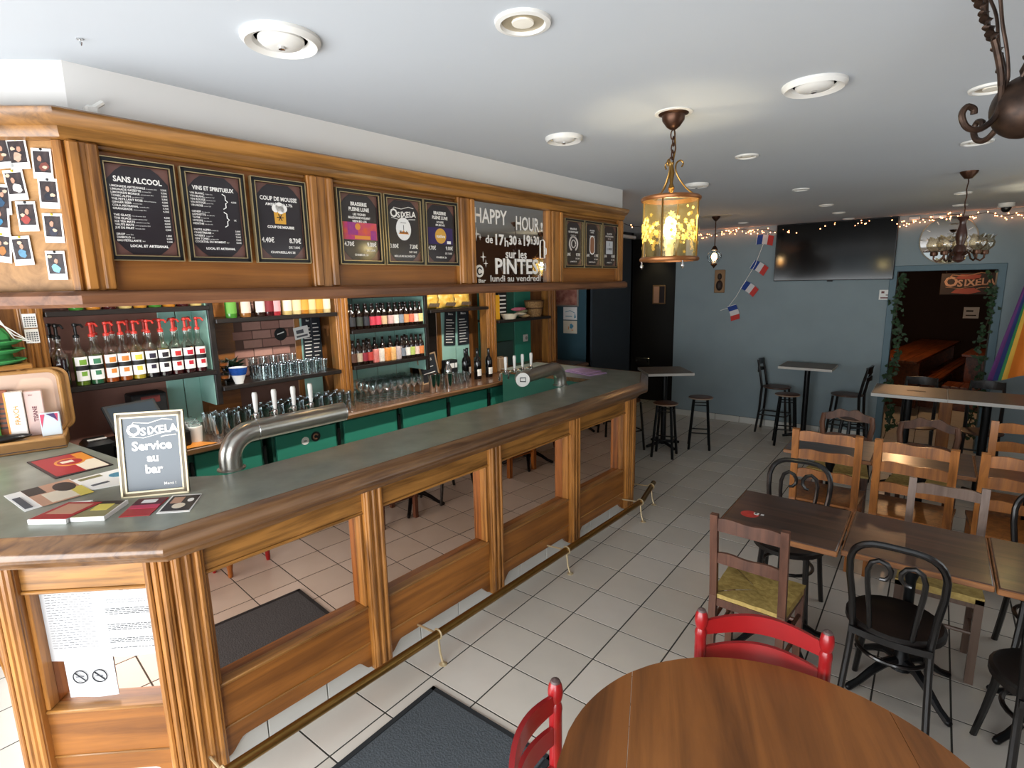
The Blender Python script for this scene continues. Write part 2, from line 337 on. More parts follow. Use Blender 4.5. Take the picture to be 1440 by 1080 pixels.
def face(a, b, spans, lw=.0, mirror_bays=(), posts=(), body=True):
    """one straight side of the counter between two plan points; u runs along it, spans are (u0,u1) bays"""
    ax, ay = a; bx, by = b; L = math.hypot(bx-ax, by-ay); an = math.atan2(by-ay, bx-ax)
    def ob(nm, mb, m, par=bar): return obj(nm, mb, m, par, (ax,ay,0), an) if par is bar else obj(nm, mb, m, par)
    ob('carcass', MB().box(0, L, .064, .10, .02, 1.02), 'black_wood', bar)
    ob('top_rail', MB().bbox(0, L, 0, .063, .905, 1.02, .004), 'oak_x', bar)
    ob('rail_bead', MB().bbox(0, L, -.008, .02, .893, .907, .004), 'oak_x', bar)
    for k, (u0, u1) in enumerate(spans):
        # lower board with feet curving down next to the posts
        pts = [(u0,.408),(u1,.408),(u1,.075)]
        for i in range(7): t = i/6; pts.append((u1-.01-.07*t, .075+.055*(0.5-0.5*math.cos(math.pi*t))))
        for i in range(7): t = 1-i/6; pts.append((u0+.01+.07*t, .075+.055*(0.5-0.5*math.cos(math.pi*t))))
        pts.append((u0,.075))
        bd = ob('lower_board', MB().plate(pts, .006, .05), 'oak_panel', bar)
        ob('board_lip', MB().bbox(u0, u1, -.002, .062, .396, .410, .004), 'oak_x', bd)
        ob('board_bead', MB().bbox(u0, u1, -.001, .02, .205, .213, .003), 'oak_x', bd)
        if k in mirror_bays:
            ob('mirror_panel', MB().box(u0, u1, .052, .060, .40, .91), 'bar_mirror', bar)
            for (c0, c1) in ((u0,u0+.016),(u1-.016,u1)): ob('reveal', MB().bbox(c0, c1, .004, .054, .41, .90, .003), 'oak_z', bar)
        else:
            pn = ob('panel', MB().box(u0, u1, .03, .06, .40, .91), 'oak_panel', bar)
            ob('raised_field', MB().bbox(u0+.05, u1-.05, .016, .035, .46, .85, .012), 'oak_panel', pn)
    for (u, w) in posts:
        p = ob('post', MB().bbox(u-w/2, u+w/2, -.022, .063, .062, 1.018, .004), 'oak_z', bar)
        for q in (-.34,-.02,.30): ob('flute', MB().bbox(u+q*w-.011, u+q*w+.011, -.034, -.018, .064, 1.016, .006), 'oak_z', p)
    # tiled plinth
    pl = ob('plinth', MB().box(0, L, .036, .064, 0, .15), 'grout', bar); n = max(1, round(L/.3)); w = L/n
    for i in range(n): ob('tile', MB().bbox(i*w+.003, (i+1)*w-.003, .026, .04, .001, .148, .002), 'skirt_tile', pl)
S0 = .21
FP = [(-1.43,2.28),(-1.43,.625),(-1.016,S0),(2.445,S0),(2.91,.442),(2.91,1.62)]
# long side: posts measured along the bar
x0 = FP[2][0]
P4 = [-.965, -.145, .735, 1.595, 2.40]
face(FP[2], FP[3], [(P4[i]-x0+.055, P4[i+1]-x0-.055) for i in range(4)], mirror_bays=(0,1,2,3), posts=[(p-x0, .11) for p in P4])
Lc = math.hypot(FP[2][0]-FP[1][0], FP[2][1]-FP[1][1])
face(FP[1], FP[2], [(.062, Lc-.083)], mirror_bays=(0,), posts=[(.030,.064),(Lc-.042,.082)])
face(FP[0], FP[1], [(.55, 1.585)], posts=[(1.63,.09),(.5,.1)])
Le = math.hypot(FP[4][0]-FP[3][0], FP[4][1]-FP[3][1])
face(FP[3], FP[4], [(.07, Le-.07)], posts=[(.035,.07),(Le-.035,.07)])
face(FP[4], FP[5], [(.08, 1.13)], posts=[(.04,.08)])
# inside of the counter: bottle shelf panel under the zinc
obj('inside_panel', MB().box(-.63, 2.40, .53, .555, 0.0, 1.11), 'deep_green', bar)
obj('inside_panel', MB().box(2.42, 2.445, .575, 1.62, 0.0, 1.11), 'deep_green', bar)
obj('drip_tray', MB().bbox(1.42, 2.05, .60, .86, .80, .86, .01), 'black_plastic', bar)
# notices stuck to the mirror of the slanted bay
Mc = T(FP[1][0],FP[1][1],0) @ Matrix.Rotation(math.atan2(FP[2][1]-FP[1][1], FP[2][0]-FP[1][0]),4,'Z')
def sheet(name, u0, u1, z0, z1, label, lines, y=.074, rotd=0, group=None, extra=None):
    c = Mc @ Vector(((u0+u1)/2, y, z0)); w = (u1-u0)/2; h = z1-z0
    t = thing(name, label, 'notice', BF(c.x,c.y,c.z), TH+math.atan2(FP[2][1]-FP[1][1], FP[2][0]-FP[1][0]), group)
    mb = MB(); N = 6
    vs = [(-w+2*w*i/N, -.0015-.004*math.sin(i*1.1+z0*9)*(.3 if j else 1), h*j) for j in (0,1) for i in range(N+1)]
    mb.add(vs, [(i,i+1,N+2+i,N+1+i) for i in range(N)]); obj('paper_sheet', mb, 'notice_paper', t)
    tx = MB(); rr = random.Random(u0)
    for (z, ww, th) in lines:
        x = -w*.78
        while x < w*.78*ww:
            l = rr.uniform(.006,.02); tx.box(x, min(x+l, w*.8), -.0075, -.0068, z*h, z*h+th); x += l+.004
    if lines: obj('print', tx, 'ink', t)
    if extra: extra(t, w, h)
    return t
sheet('notice_sheet', .078, .284, .585, .882, 'white sheet of faint print on the slanted bar mirror, left one', [(.93-.035*k,1,.0012) for k in range(22)], y=.048)
def emb(t,w,h):
    obj('emblem', MB().box(-.02,-.006,-.0075,-.0068,h*.93,h*.955).box(.006,.014,-.0075,-.0068,h*.93,h*.955), 'ink', t)
    obj('heading', MB().text('ARRÊTÉ RELATIF AUX DÉBITS DE BOISSONS',0,h*.80,.0085,-.0075).text('RÉPRESSION DE L\'IVRESSE PUBLIQUE',0,h*.765,.0085,-.0075), 'ink', t)
sheet('notice_sheet', .284, .492, .592, .889, 'white official notice with dark heading on the slanted bar mirror', [(z,1,.0022) for z in (.68,.655,.63,.605,.46,.435,.41,.385,.26,.235,.21,.13)], y=.046, extra=emb)
def nos(t,w,h):
    for x in (-.035,.035):
        c = obj('no_smoking_ring', MB().tube(arc((x,-.007,h*.52),.026,0,345,20),.0020,5,True), 'ink', t)
        obj('slash', MB().bar((x-.018,-.007,h*.52+.018),(x+.018,-.007,h*.52-.018),.003), 'ink', c)
        obj('cigarette', MB().box(x-.015,x+.012,-.0075,-.0065,h*.515,h*.535), 'grey_ink', c)
sheet('notice_sheet', .122, .300, .425, .60, 'white no-smoking notice with two crossed circles on the bar mirror', [], y=.049, extra=nos)

# foot rail
fr = thing('foot_rail', 'brass foot rail on brackets along the bar base', 'foot rail', BF(0,0,0), TH)
RY0, RZ0 = .05, .165
rp = [(-1.02,RY0,RZ0),(2.34,RY0,RZ0),(2.40,RY0+.006,RZ0),(2.46,RY0+.022,RZ0),(2.63,RY0+.066,RZ0),(2.82,RY0+.118,RZ0)]
obj('rail', MB().tube(rp, .022, 14), 'brass', fr)
for i, sx in enumerate((-.98,.10,1.275,2.34,2.72)):
    yy = RY0 if sx < 2.5 else RY0+.09; b = MB()
    b.tube([(sx,yy-.0,RZ0+.0),(sx,.215 if sx<2.5 else .34,.148)], .006, 8); b.tube([(sx,yy,RZ0),(sx,yy-.01,.06),(sx,yy-.028,.006)], .006, 8)
    b.tube(arc((sx,yy,RZ0),.026,0,340,16,'yz'), .005, 6, True)
    br = obj('bracket', b, 'pale_brass', fr)
    obj('foot_plate', MB().lathe([(.022,0),(.022,.004),(.010,.010),(.006,.014)], 12, (sx,yy-.03,.0)), 'pale_brass', br)

# ------------------------------------------------------------------ canopy above the bar
can = thing('bar_canopy', 'oak canopy hanging over the bar with crown moulding and fluted pilasters', 'canopy', BF(0,0,1.92), TH)
QP = [(-1.55,.575),(-1.15,.165),(2.12,.165),(2.36,.40)]
obj('shelf_board', MB().sweep([(.052,0),(.062,.010),(.062,.036),(.055,.044),(.045,.050),(-.20,.050),(-.20,0)], QP), wood('canopy_shelf', '#85583a', '#553420', 'x', .4), can)
obj('crown', MB().sweep([(.012,.488),(.03,.492),(.038,.506),(.040,.520),(.052,.528),(.066,.548),(.070,.562),(.062,.568),(-.02,.568),(-.02,.488)], QP), 'oak_x', can)
pil = [(-1.112,.075),(-.327,.12),(.505,.12),(1.30,.14),(2.095,.05)]
edges = [(-1.15,-.387),(-.267,.445),(.565,1.23),(1.37,2.12)]
for k, (a, b) in enumerate(edges):
    if k == 2:
        mp = obj('mirror_panel', MB().box(a, b, .170, .176, .05, .495), 'clear_mirror', can)
        W_ = b-a; L_ = MB()
        def wr_(txt, f0, f1, z, h, bold=.001, rot=0.):
            v = text_mesh(txt, h, bold, 'CENTER')[0]; w0 = max(p[0] for p in v)-min(p[0] for p in v)
            obj('chalk_writing', MB().text(txt, a+W_*(f0+f1)/2, z, h, .168, bold, 'CENTER', rot, W_*(f1-f0)/w0), 'chalk', mp)
        for q in (('HAPPY',.03,.43,.41,.11,.002),('HOUR',.55,.88,.39,.11,.002),('!',.91,.94,.385,.07,.001),('de',.16,.25,.290,.06,.001),('17',.27,.38,.29,.08,.0025),('h',.40,.45,.280,.07,.001),('30',.46,.56,.292,.07,.0025),('à',.585,.63,.290,.05,.001),('19',.65,.745,.296,.085,.003),('h',.765,.79,.30,.06,.001),('30',.80,.885,.30,.07,.002),
            ('sur les',.41,.70,.215,.07,.001),('PINTES',.27,.865,.142,.12,.003),('(50cl)',.875,.99,.15,.05,.0008),('lundi au vendredi',.21,.90,.076,.05,.0005),('Bar',.06,.15,.065,.03,.0006)): wr_(*q)
        st = MB()
        for (x,z,r) in ((a+.035,.315,.030),(a+.065,.300,.014),(a+.085,.195,.024),(a+.105,.16,.018),(a+.60,.10,.018)):
            st.add([(x+r*math.cos(i*math.pi/4)*(1 if i%2==0 else .22), .168, z+r*math.sin(i*math.pi/4)*(1.3 if i%2==0 else .22)) for i in range(8)], [tuple(range(8))])
        obj('chalk_stars', st, 'chalk', mp)
        obj('beer_mug_drawing', MB().tube([(a+.600,.168,.20),(a+.600,.168,.28),(a+.605,.168,.305),(a+.63,.168,.312),(a+.645,.168,.30),(a+.645,.168,.20)],.0028,5,True).tube([(a+.645,.168,.265),(a+.661,.168,.26),(a+.661,.168,.225),(a+.645,.168,.22)],.0028,5), 'chalk', mp)
        bd = obj('round_sticker', MB().disc((a+.052,.1695,.118),.034,24,.0012), 'chalk', mp); obj('sticker_print', MB().tube(arc((a+.052,.1675,.118),.018,30,320,12),.004,5), 'ink', bd)
    else:
        obj('panel', MB().box(a, b, .168, .185, .04, .50), 'oak_panel', can)
        obj('panel_bead', MB().bbox(a, b, .155, .17, .474, .490, .004), 'oak_x', can)
for x, w in pil:
    p = obj('pilaster', MB().bbox(x-w/2, x+w/2, .142, .18, .048, .49, .004), 'oak_z', can)
    for q in (-.3,.32): obj('flute', MB().bbox(x+q*w-.016, x+q*w+.016, .130, .146, .05, .488, .006), 'oak_z', p)
Mq = T(-1.55,.575,0) @ Matrix.Rotation(math.atan2(-.41,.40),4,'Z')
obj('corner_panel', MB().box(0, .573, .003, .02, .04, .50, Mq), 'oak_light', can)
cp = obj('pilaster', MB().bbox(.546, .574, -.016, .01, .048, .49, .004, Mq), 'oak_z', can)
Mq2 = T(2.12,.165,0) @ Matrix.Rotation(math.atan2(.235,.24),4,'Z')
obj('end_panel', MB().box(0, .33, .003, .02, .04, .50, Mq2), 'oak_panel', can)
# ------------------------------------------------------------------ framed drink lists on the canopy
def frame_sheet(x, w, z0, h, label, fill, name='framed_menu', light=False):
    t = thing(name, label, 'framed menu', BF(x+w/2, .166, z0), TH); a = w/2
    f = MB()
    for (x0,x1,q0,q1) in ((-a,a,0,.016),(-a,a,h-.016,h),(-a,-a+.016,0,h),(a-.016,a,0,h)): f.bbox(x0,x1,-.022,0,q0,q1,.003)
    obj('frame', f, 'black_plastic', t)
    g = MB()
    for (x0,x1,q0,q1) in ((-a,a,-.001,.0015),(-a,a,h-.0015,h+.001),(-a-.001,-a+.0015,0,h),(a-.0015,a+.001,0,h),
        (-a+.014,a-.014,.0135,.0160),(-a+.014,a-.014,h-.0160,h-.0135),(-a+.0135,-a+.0160,.014,h-.014),(a-.0160,a-.0135,.014,h-.014)): g.box(x0,x1,-.0245,-.006,q0,q1)
    obj('gilt_edge', g, 'gold', t)
    sh = obj('sheet', MB().box(-a+.015,a-.015,-.008,-.002,.015,h-.015), 'menu_brown', t)
    b = .016; c = .046; i0, i1, k0, k1 = -a+.020, a-.020, .020, h-.020
    obj('dark_field', MB().plate([(i0+c,k0),(i1-c,k0),(i1-c*.55,k0+c*.35),(i1,k0+c),(i1,k1-c),(i1-c*.55,k1-c*.35),(i1-c,k1),(i0+c,k1),(i0+c*.55,k1-c*.35),(i0,k1-c),(i0,k0+c),(i0+c*.55,k0+c*.35)], -.0095, -.008), 'menu_black', sh)
    fill(sh, a, h); return t
Y0 = -.0102
def lines(mb, a, rows, z, step, size=.0085):
    for (nm, sm, pr) in rows:
        if nm:
            mb.text(nm, -a+.027, z, size, Y0, .00025, 'LEFT'); l = text_width(nm, size)
            if sm: mb.text(sm, -a+.027+l+.003, z-.0008, size*.55, Y0, 0, 'LEFT')
            if pr: mb.text(pr, a-.026, z, size*.85, Y0, .0001, 'RIGHT')
        z -= step
    return z
def text_width(s, size): 
    v = text_mesh(s, size, .00025, 'LEFT')[0]; return max(p[0] for p in v) if v else 0
def menu1(sh, a, h):
    m = MB().text('SANS ALCOOL', 0, h-.062, .024, Y0, .0007, sx=.85)
    rows = [('LIMONADE ARTISANALE','la pression 25cl','3,20€'),('LIMONADE GAZETTE','au sirop 25cl','3,50€'),('LIMONADE MORICE','grenade thym 33cl','3,80€'),('TONIC ALPIN','aux plantes 25cl','3,80€'),('THE PETILLANT ROSE','hibiscus framboise','4,20€'),('GINGER BEER','artisanal 33cl','4,20€'),('COLA ARTISANAL','bouteille 33cl','3,70€'),('ORANGEADE','citron orange 33cl','4,30€'),('','',''),
        ('THE GLACE','fleur de sureau 33cl','4,20€'),('THE GLACE','menthe verveine 33cl','4,20€'),('ICE TEA MATE','pamplemousse 33cl','4,00€'),('YAUTE MATE','citron gingembre 33cl','4,00€'),('JUS DE FRUIT','bouteille 25cl','4,20€'),('','',''),('SIROP','verre 25cl','1,80€'),('DIABOLO','25cl','3,50€'),('EAU PETILLANTE','50cl','3,50€')]
    lines(m, a, rows, h-.083, .0098, .0088); m.text('LOCAL ET ARTISANAL', .01, .046, .011, Y0, .0004)
    obj('lettering', m, 'chalk', sh)
def menu2(sh, a, h):
    m = MB().text('VINS ET SPIRITUEUX', 0, h-.062, .0185, Y0, .0006, sx=.82)
    rows = [('VIN BLANC','chignin 12cl',''),('VIN BLANC','apremont 12cl',''),('VIN ROUGE','mondeuse 12cl',''),('VIN ROUGE','gamay 12cl',''),('VIN ROSE','savoie 12cl',''),('','',''),('GENEPI','des alpes 4cl',''),('SAPINETTE','des alpes 4cl',''),('THYM','des alpes 4cl',''),('HYSOPE','des alpes 4cl',''),('MENTHE','des alpes 4cl',''),('','',''),
        ('PASTIS ALPIN','artisanal 2cl','3,00€'),('CHARTREUSE','4cl','6,00€'),('WHISKY','artisanal 4cl','7,00€'),('GIN TONIC','des alpes 20cl','7,50€'),('COCKTAIL DU MOMENT','20cl','8,00€')]
    lines(m, a, rows, h-.080, .0102, .0092); m.text('LOCAL ET ARTISANAL', .005, .046, .010, Y0, .0004)
    m.text('4,50€', a-.03, h-.101, .008, Y0, .0001, 'RIGHT').text('5€', a-.036, h-.164, .008, Y0, .0001, 'RIGHT')
    for zc, hh in ((h-.101,.052),(h-.163,.052)):
        m.tube([(.028,Y0,zc+hh/2),(.038,Y0,zc+hh/2-.006),(.038,Y0,zc+.006),(.045,Y0,zc),(.038,Y0,zc-.006),(.038,Y0,zc-hh/2+.006),(.028,Y0,zc-hh/2)], .0016, 4)
    obj('lettering', m, 'chalk', sh)
def prices(m, a, p1, p2, low, half='DE 7.00€'):
    m.text(p1, -a*.52, .085, .026, Y0, .0006, sx=.8).text(p2, a*.50, .085, .026, Y0, .0006, sx=.8).text(half, a*.45, .060, .012, Y0, .0002).text(low, 0, .040, .012, Y0, .0003)
def menu3(sh, a, h):
    m = MB().text('COUP DE MOUSSE', 0, h-.072, .021, Y0, .0006, sx=.85).text('AMBRÉE BIO 5.7%', 0, h-.093, .014, Y0, .0003).text('COUP DE MOUSSE', 0, .135, .013, Y0, .0006); prices(m, a, '4.40€', '8.70€', 'CHAPAREILLAN 38', 'DE 7.00€')
    obj('lettering', m, 'chalk', sh)
    g = obj('beer_glass_print', MB().plate([(-.022,.148),(.022,.148),(.024,.196),(-.024,.196)], Y0-.0004, Y0), mat('beer_amber', '#d9a13c', .5), sh)
    fo = MB()
    for x, z, r in ((-.016,.205,.015),(.0,.212,.017),(.016,.206,.015),(.004,.200,.015)): fo.disc((x,Y0-.0005,z), r, 12, .0004)
    obj('foam_print', fo, 'chalk', g)
    hp = MB()
    for k in range(6): c, s_ = math.cos(k*1.047), math.sin(k*1.047); hp.bar((0,Y0-.0008,.172),(.014*c,Y0-.0008,.172+.014*s_), .003, .001, (0,1,0))
    obj('hop_print', hp, 'menu_black', g)
def menu4(sh, a, h):
    m = MB().text('BRASSERIE', 0, h-.058, .021, Y0, .0008, sx=.85).text('PLEINE LUNE', 0, h-.080, .021, Y0, .0008, sx=.85).text('LES VIGNES', 0, h-.101, .013, Y0, .0004).text('BELLEDONNE VOGUENT', 0, h-.115, .0125, Y0, .0005, sx=.8).text('NEIPA BIO 6.5%', 0, h-.130, .0125, Y0, .0005, sx=.85); prices(m, a, '4.70€', '9.00€', 'CHABEUIL 26')
    obj('lettering', m, 'chalk', sh)
    art = obj('label_print', MB().box(-a+.026,a-.026,Y0-.0004,Y0,.105,.178), mat('art_magenta', '#b8327a', .5, color2='#d9632c', vscale=30), sh)
    obj('print_patch', MB().box(-a+.05,-a+.10,Y0-.0008,Y0-.0004,.125,.178), mat('art_purple', '#8c2f86', .5, color2='#a8447c', vscale=60), art)
    obj('print_patch', MB().box(a-.06,a-.03,Y0-.0008,Y0-.0004,.105,.145), 'art_purple', art)
    obj('print_patch', MB().disc((-.012,Y0-.0009,.160),.014,12,.0004), mat('art_orange', '#e0913c', .5), art)
    obj('print_patch', MB().box(-.03,.05,Y0-.001,Y0-.0006,.108,.122), 'art_orange', art)
def osix(m, x, z, s, y, k=.0006):
    # the house logo: ornate letters on a rising band
    off = [-.46,-.22,-.08,.06,.24,.40,.56]
    for i, c in enumerate('OSIXELA'): m.text(c, x+off[i]*s*1.35, z+(.16 if c == 'O' else .02+i*.028)*s*.6, s*(.62 if c == 'O' else .42), y, k*(1.6 if c == 'O' else 1))
    m.tube([(x-.85*s,y,z+.10*s),(x-.6*s,y,z+.42*s),(x-.1*s,y,z+.36*s),(x+.4*s,y,z+.50*s),(x+.75*s,y,z+.45*s)], s*.018, 4)
    m.tube([(x-.8*s,y,z-.12*s),(x-.3*s,y,z-.20*s),(x+.3*s,y,z-.06*s),(x+.85*s,y,z+.06*s)], s*.014, 4)
    m.tube([(x+.3*s,y,z-.20*s),(x+.45*s,y,z-.16*s),(x+.85*s,y,z-.14*s)], s*.02, 4)
    return m
def menu5(sh, a, h):
    m = osix(MB(), 0, h-.088, .085, Y0, .0009); prices(m, a, '3.80€', '7.30€', 'MEILLEURE BLONDE 73'); obj('lettering', m, 'chalk', sh)
    d = obj('round_label_print', MB().plate([(.044*math.cos(i*math.pi/12), .165+.052*math.sin(i*math.pi/12)) for i in range(24)], Y0-.0004, Y0), 'paper', sh)
    obj('print_mark', MB().plate([(-.03,.142),(.03,.142),(.018,.155),(.006,.150),(0,.160),(-.012,.150),(-.02,.154)], Y0-.0008, Y0-.0004), mat('art_orange', '#e0913c'), d)
    obj('print_word', MB().text('Blonde', 0, .150, .018, Y0-.001, .0003).text('BRASSERIE', 0, .193, .007, Y0-.001), 'ink', d)
    obj('print_spire', MB().box(-.0015,.0015,Y0-.0008,Y0-.0004,.16,.183), 'ink', d)
def menu6(sh, a, h):
    m = MB().text('BRASSERIE', 0, h-.058, .021, Y0, .0008, sx=.85).text('PLEINE LUNE', 0, h-.080, .021, Y0, .0008, sx=.85).text('ROUSSE', 0, h-.101, .013, Y0, .0004).text('IPA BIO 6%', 0, h-.115, .0125, Y0, .0005); prices(m, a, '4.70€', '9.00€', 'CHABEUIL 26')
    obj('lettering', m, 'chalk', sh)
    p = obj('label_print', MB().box(-a+.03,a-.03,Y0-.0004,Y0,.105,.185), mat('art_violet', '#33245c', .5), sh)
    d = obj('round_label_print', MB().disc((0,Y0-.0006,.145),.037,24,.0004), mat('art_gold', '#d6a243', .5), p)
    obj('print_word', MB().text('native', 0, .143, .024, Y0-.0012, .0005), 'chalk', d); obj('print_patch', MB().box(.042,.068,Y0-.0009,Y0-.0005,.108,.122), 'paper', p)
def menu7(sh, a, h):
    m = MB().text('BRASSERIE', 0, h-.062, .017, Y0, .0005).text('DU MONT BLANC', 0, h-.082, .016, Y0, .0006, sx=.85).text('STOUT 5.5%', 0, h-.103, .012, Y0); prices(m, a, '5.00€', '9.70€', 'LA MOTTE 73')
    obj('lettering', m, 'chalk', sh)
    d = MB()
    for r, w in ((.046,.007),(.024,.005)): d.tube(arc((0,Y0,.155), r, -60 if r > .04 else 0, 240 if r > .04 else 350, 20), w, 4)
    obj('knot_print', d, mat('print_grey', '#b9b1aa', .6), sh)
def menu8(sh, a, h):
    m = MB().text('BRASSERIE', 0, h-.060, .013, Y0, .0003).text('ALPINE', 0, h-.073, .013, Y0, .0003).text('TRIPLE BIO 8%', 0, h-.098, .011, Y0); prices(m, a, '4.60€', '8.90€', 'ALBERTVILLE 73'); obj('lettering', m, 'chalk', sh)
    def pill(w, hh): return [(w*math.cos(R(i*20)), .155+(hh if i*20 < 180 else -hh)+w*math.sin(R(i*20))) for i in range(18)]
    p = obj('pill_label_print', MB().plate(pill(.034,.03), Y0-.0004, Y0), 'chalk', sh); obj('print_patch', MB().plate(pill(.026,.03), Y0-.0008, Y0-.0004), mat('art_rust', '#9a6a4c', .6), p)
def menu9(sh, a, h):
    m = MB().text('BLANCHE', 0, h-.070, .015, Y0, .0003).text('MONTAGNARDE', 0, h-.088, .014, Y0, .0004).text('BIO 4.8%', 0, h-.105, .011, Y0); prices(m, a, '4.50€', '8.50€', 'ANNECY 74'); obj('lettering', m, 'chalk', sh)
    p = obj('label_print', MB().box(-.046,.046,Y0-.0004,Y0,.102,.192), mat('print_pale', '#c9ccd0', .6), sh); obj('print_word', MB().text('I', 0, .168, .03, Y0-.001, .001).text('1.2 PIEDS', 0, .135, .019, Y0-.001, .0006), 'ink', p)
FM = [(-1.078,.212,menu1,'black framed soft drinks list headed SANS ALCOOL on the bar canopy'),(-.848,.212,menu2,'black framed wine and spirits list headed VINS ET SPIRITUEUX on the canopy'),(-.612,.216,menu3,'black framed COUP DE MOUSSE card with a beer glass on the canopy'),
 (-.256,.226,menu4,'framed beer card with magenta and orange label art on the canopy'),(-.016,.226,menu5,'framed OSIXELA beer card with white oval label on the canopy'),(.216,.226,menu6,'framed beer card with yellow disc on violet on the canopy'),
 (1.398,.222,menu7,'framed beer card with grey ring emblem at the far canopy end'),(1.628,.222,menu8,'framed beer card with white pill-shaped label at the far canopy end'),(1.858,.222,menu9,'framed beer card with pale rectangular label at the far canopy end')]
for x, w, fn, lb in FM: frame_sheet(x, w, 2.064, .312, lb, fn)

# ------------------------------------------------------------------ instant photos on the slanted canopy panel
ang_q = math.atan2(-.41,.40)
pols = [(.40,2.330,-6,'warm figure'),(.445,2.328,-2,'pale figure'),(.505,2.30,3,'dark scene'),(.425,2.24,-4,'white figure'),(.51,2.215,3,'dark coat'),(.37,2.20,4,'night street'),(.44,2.15,0,'red figure'),(.508,2.115,2,'two panels'),(.355,2.145,6,'blue corner'),(.41,2.05,-2,'blue table'),(.50,2.005,1,'blue shirt'),(.345,2.06,8,'amber glow')]
plab = ['instant photo pinned highest beside the canopy corner, tilted left','instant photo of a pale figure, top row of the pinned photos','instant photo with dark scene, nearest the canopy corner on top row','instant photo of a white figure in the second row of photos','instant photo of a dark coat in the second row near corner','instant photo cut by the picture edge in the third row','instant photo with red streak in the third row of photos','instant photo in two dark bands near the canopy corner','instant photo at picture edge below the third row','instant photo with blue table in the lowest left row','instant photo with blue shirt, lowest of the pinned photos','instant photo at picture edge in the lowest row']
hues = ['#8a5a3c','#c9a48c','#7a4034','#d8d4d0','#20202c','#2a4a66','#a04038','#303040','#33789c','#5b8aa6','#7fb2cc','#a86a2c']
for i, (u, z, rt, nm) in enumerate(pols):
    p = Mq @ Vector((u, -.002, 0)); t = thing('instant_photo', plab[i], 'photo', BF(p.x,p.y,z), TH+ang_q, 'instant photos on the canopy'); t.rotation_euler = (0, R(rt), TH+ang_q)
    obj('card', MB().box(-.028,.028,-.002,0,0,.086), 'paper', t); im = obj('image', MB().box(-.023,.023,-.0026,-.002,.018,.078), mat('photo_dark', '#1f1a1f', .35, color2='#453836', vscale=60), t)
    rr = random.Random(i*7+1)
    for j,(cx,cz,ra,rb,hm) in enumerate(((rr.uniform(-.005,.005),.034,.013,.013,mat('photo_'+str(i), hues[i], .4, var=.35, vscale=70)),(rr.uniform(-.006,.006),.056,.006,.008,mat('photo_skin', '#b98a72', .4, var=.25, vscale=60)),(rr.uniform(-.016,.016),rr.uniform(.026,.07),.007,.005,mat('photo_glow', '#c9b49a', .4, var=.3, vscale=60)))):
        obj('print', MB().plate([(max(-.0225,min(.0225,cx+ra*rr.uniform(.75,1.2)*math.cos(k*.5236))), max(.0185,min(.0775,cz+rb*rr.uniform(.75,1.2)*math.sin(k*.5236)))) for k in range(12)], -.0032-.0002*j, -.0026), hm, im)
    obj('pin', MB().sphere((0,-.003,.083),.004,8,5), mat('pin_yellow' if i%2 else 'pin_dark', '#d9c23a' if i%2 else '#22262c', .4), t)

# ------------------------------------------------------------------ back bar
bc = thing('back_counter', 'brown wooden worktop running behind the bar under the shelves', 'worktop', BF(0,0,0), TH)
obj('slab', MB().bbox(-.93, 4.1, 1.70, 2.38, .955, 1.0, .008), 'worktop', bc)
obj('nosing', MB().bbox(-.93, 4.1, 1.685, 1.702, .958, .996, .006), 'edge_wood', bc)
cabs = [(-.92,-.42),(-.40,.045),(.13,.625),(.675,1.205),(1.25,1.775),(1.805,2.325),(2.37,2.89),(2.93,3.45)]
for k, (a, b) in enumerate(cabs):
    t = thing('bar_cabinet', 'green painted cabinet under the back counter, %s from the till' % ORD[k], 'cabinet', BF((a+b)/2,1.74,0), TH, 'green cabinets behind the bar'); w = (b-a)/2
    obj('body', MB().box(-w-.01,w+.01,.02,.58,0,.953), 'deep_green', t)
    d = obj('door', MB().bbox(-w+.01,w-.01,-.002,.02,.10,.94,.004), 'green', t)
    obj('handle', MB().bbox(w-.004,w+.018,-.018,.0,.55,.90,.004), 'black_plastic', d)
    if k == 2:
        s1 = obj('round_sticker', MB().disc((-.02,-.003,.86),.030,20,.001), 'paper', d); obj('sticker_print', MB().text('bio',-.02,.86,.02,-.0045,.0004), 'ink', s1)
        s2 = obj('round_sticker', MB().disc((.065,-.003,.875),.038,20,.001), 'black_matte', d); obj('sticker_print', MB().tube(arc((.065,-.0045,.875),.018,20,300,10),.006,4), mat('art_rust', '#9a6a4c'), s2)
# shelf unit: columns, dividers, boards and back panels
su = thing('shelf_unit', 'wooden shelf unit with oak columns and black shelves behind the bar', 'shelves', BF(0,0,1.0), TH)
for a, b in ((-1.06,-.95),(.905,1.028),(2.72,2.868),(3.82,3.975)):
    c = obj('column', MB().bbox(a, b, 2.09, 2.20, 0, 1.62, .004), 'oak_z', su)
    for q in (.2,.5,.8): obj('flute', MB().bbox(a+(b-a)*q-.012, a+(b-a)*q+.012, 2.080, 2.094, 0, 1.62, .005), 'oak_z', c)
for x in (-.055,1.885):
    obj('divider', MB().bbox(x-.02, x+.02, 2.10, 2.38, .16, 1.62, .004), 'black_wood', su)
    obj('divider_side', MB().box(x-.026, x-.02, 2.12, 2.38, .16, 1.62), 'mint', su)
def shelf(x0, x1, z, y0=2.06, m='black_wood'): obj('shelf_board', MB().bbox(x0, x1, y0, 2.38, z-.032-1, z-1, .004), m, su)
shelf(-.945,-.07,1.86); shelf(-.945,-.07,1.415); shelf(-.04,.905,1.765); shelf(-.04,.905,1.29); shelf(1.03,1.865,1.605); shelf(1.03,1.865,1.30); shelf(1.03,1.865,1.90)
shelf(1.905,2.72,1.735); shelf(2.87,3.82,1.575, 2.05, 'black_wood')
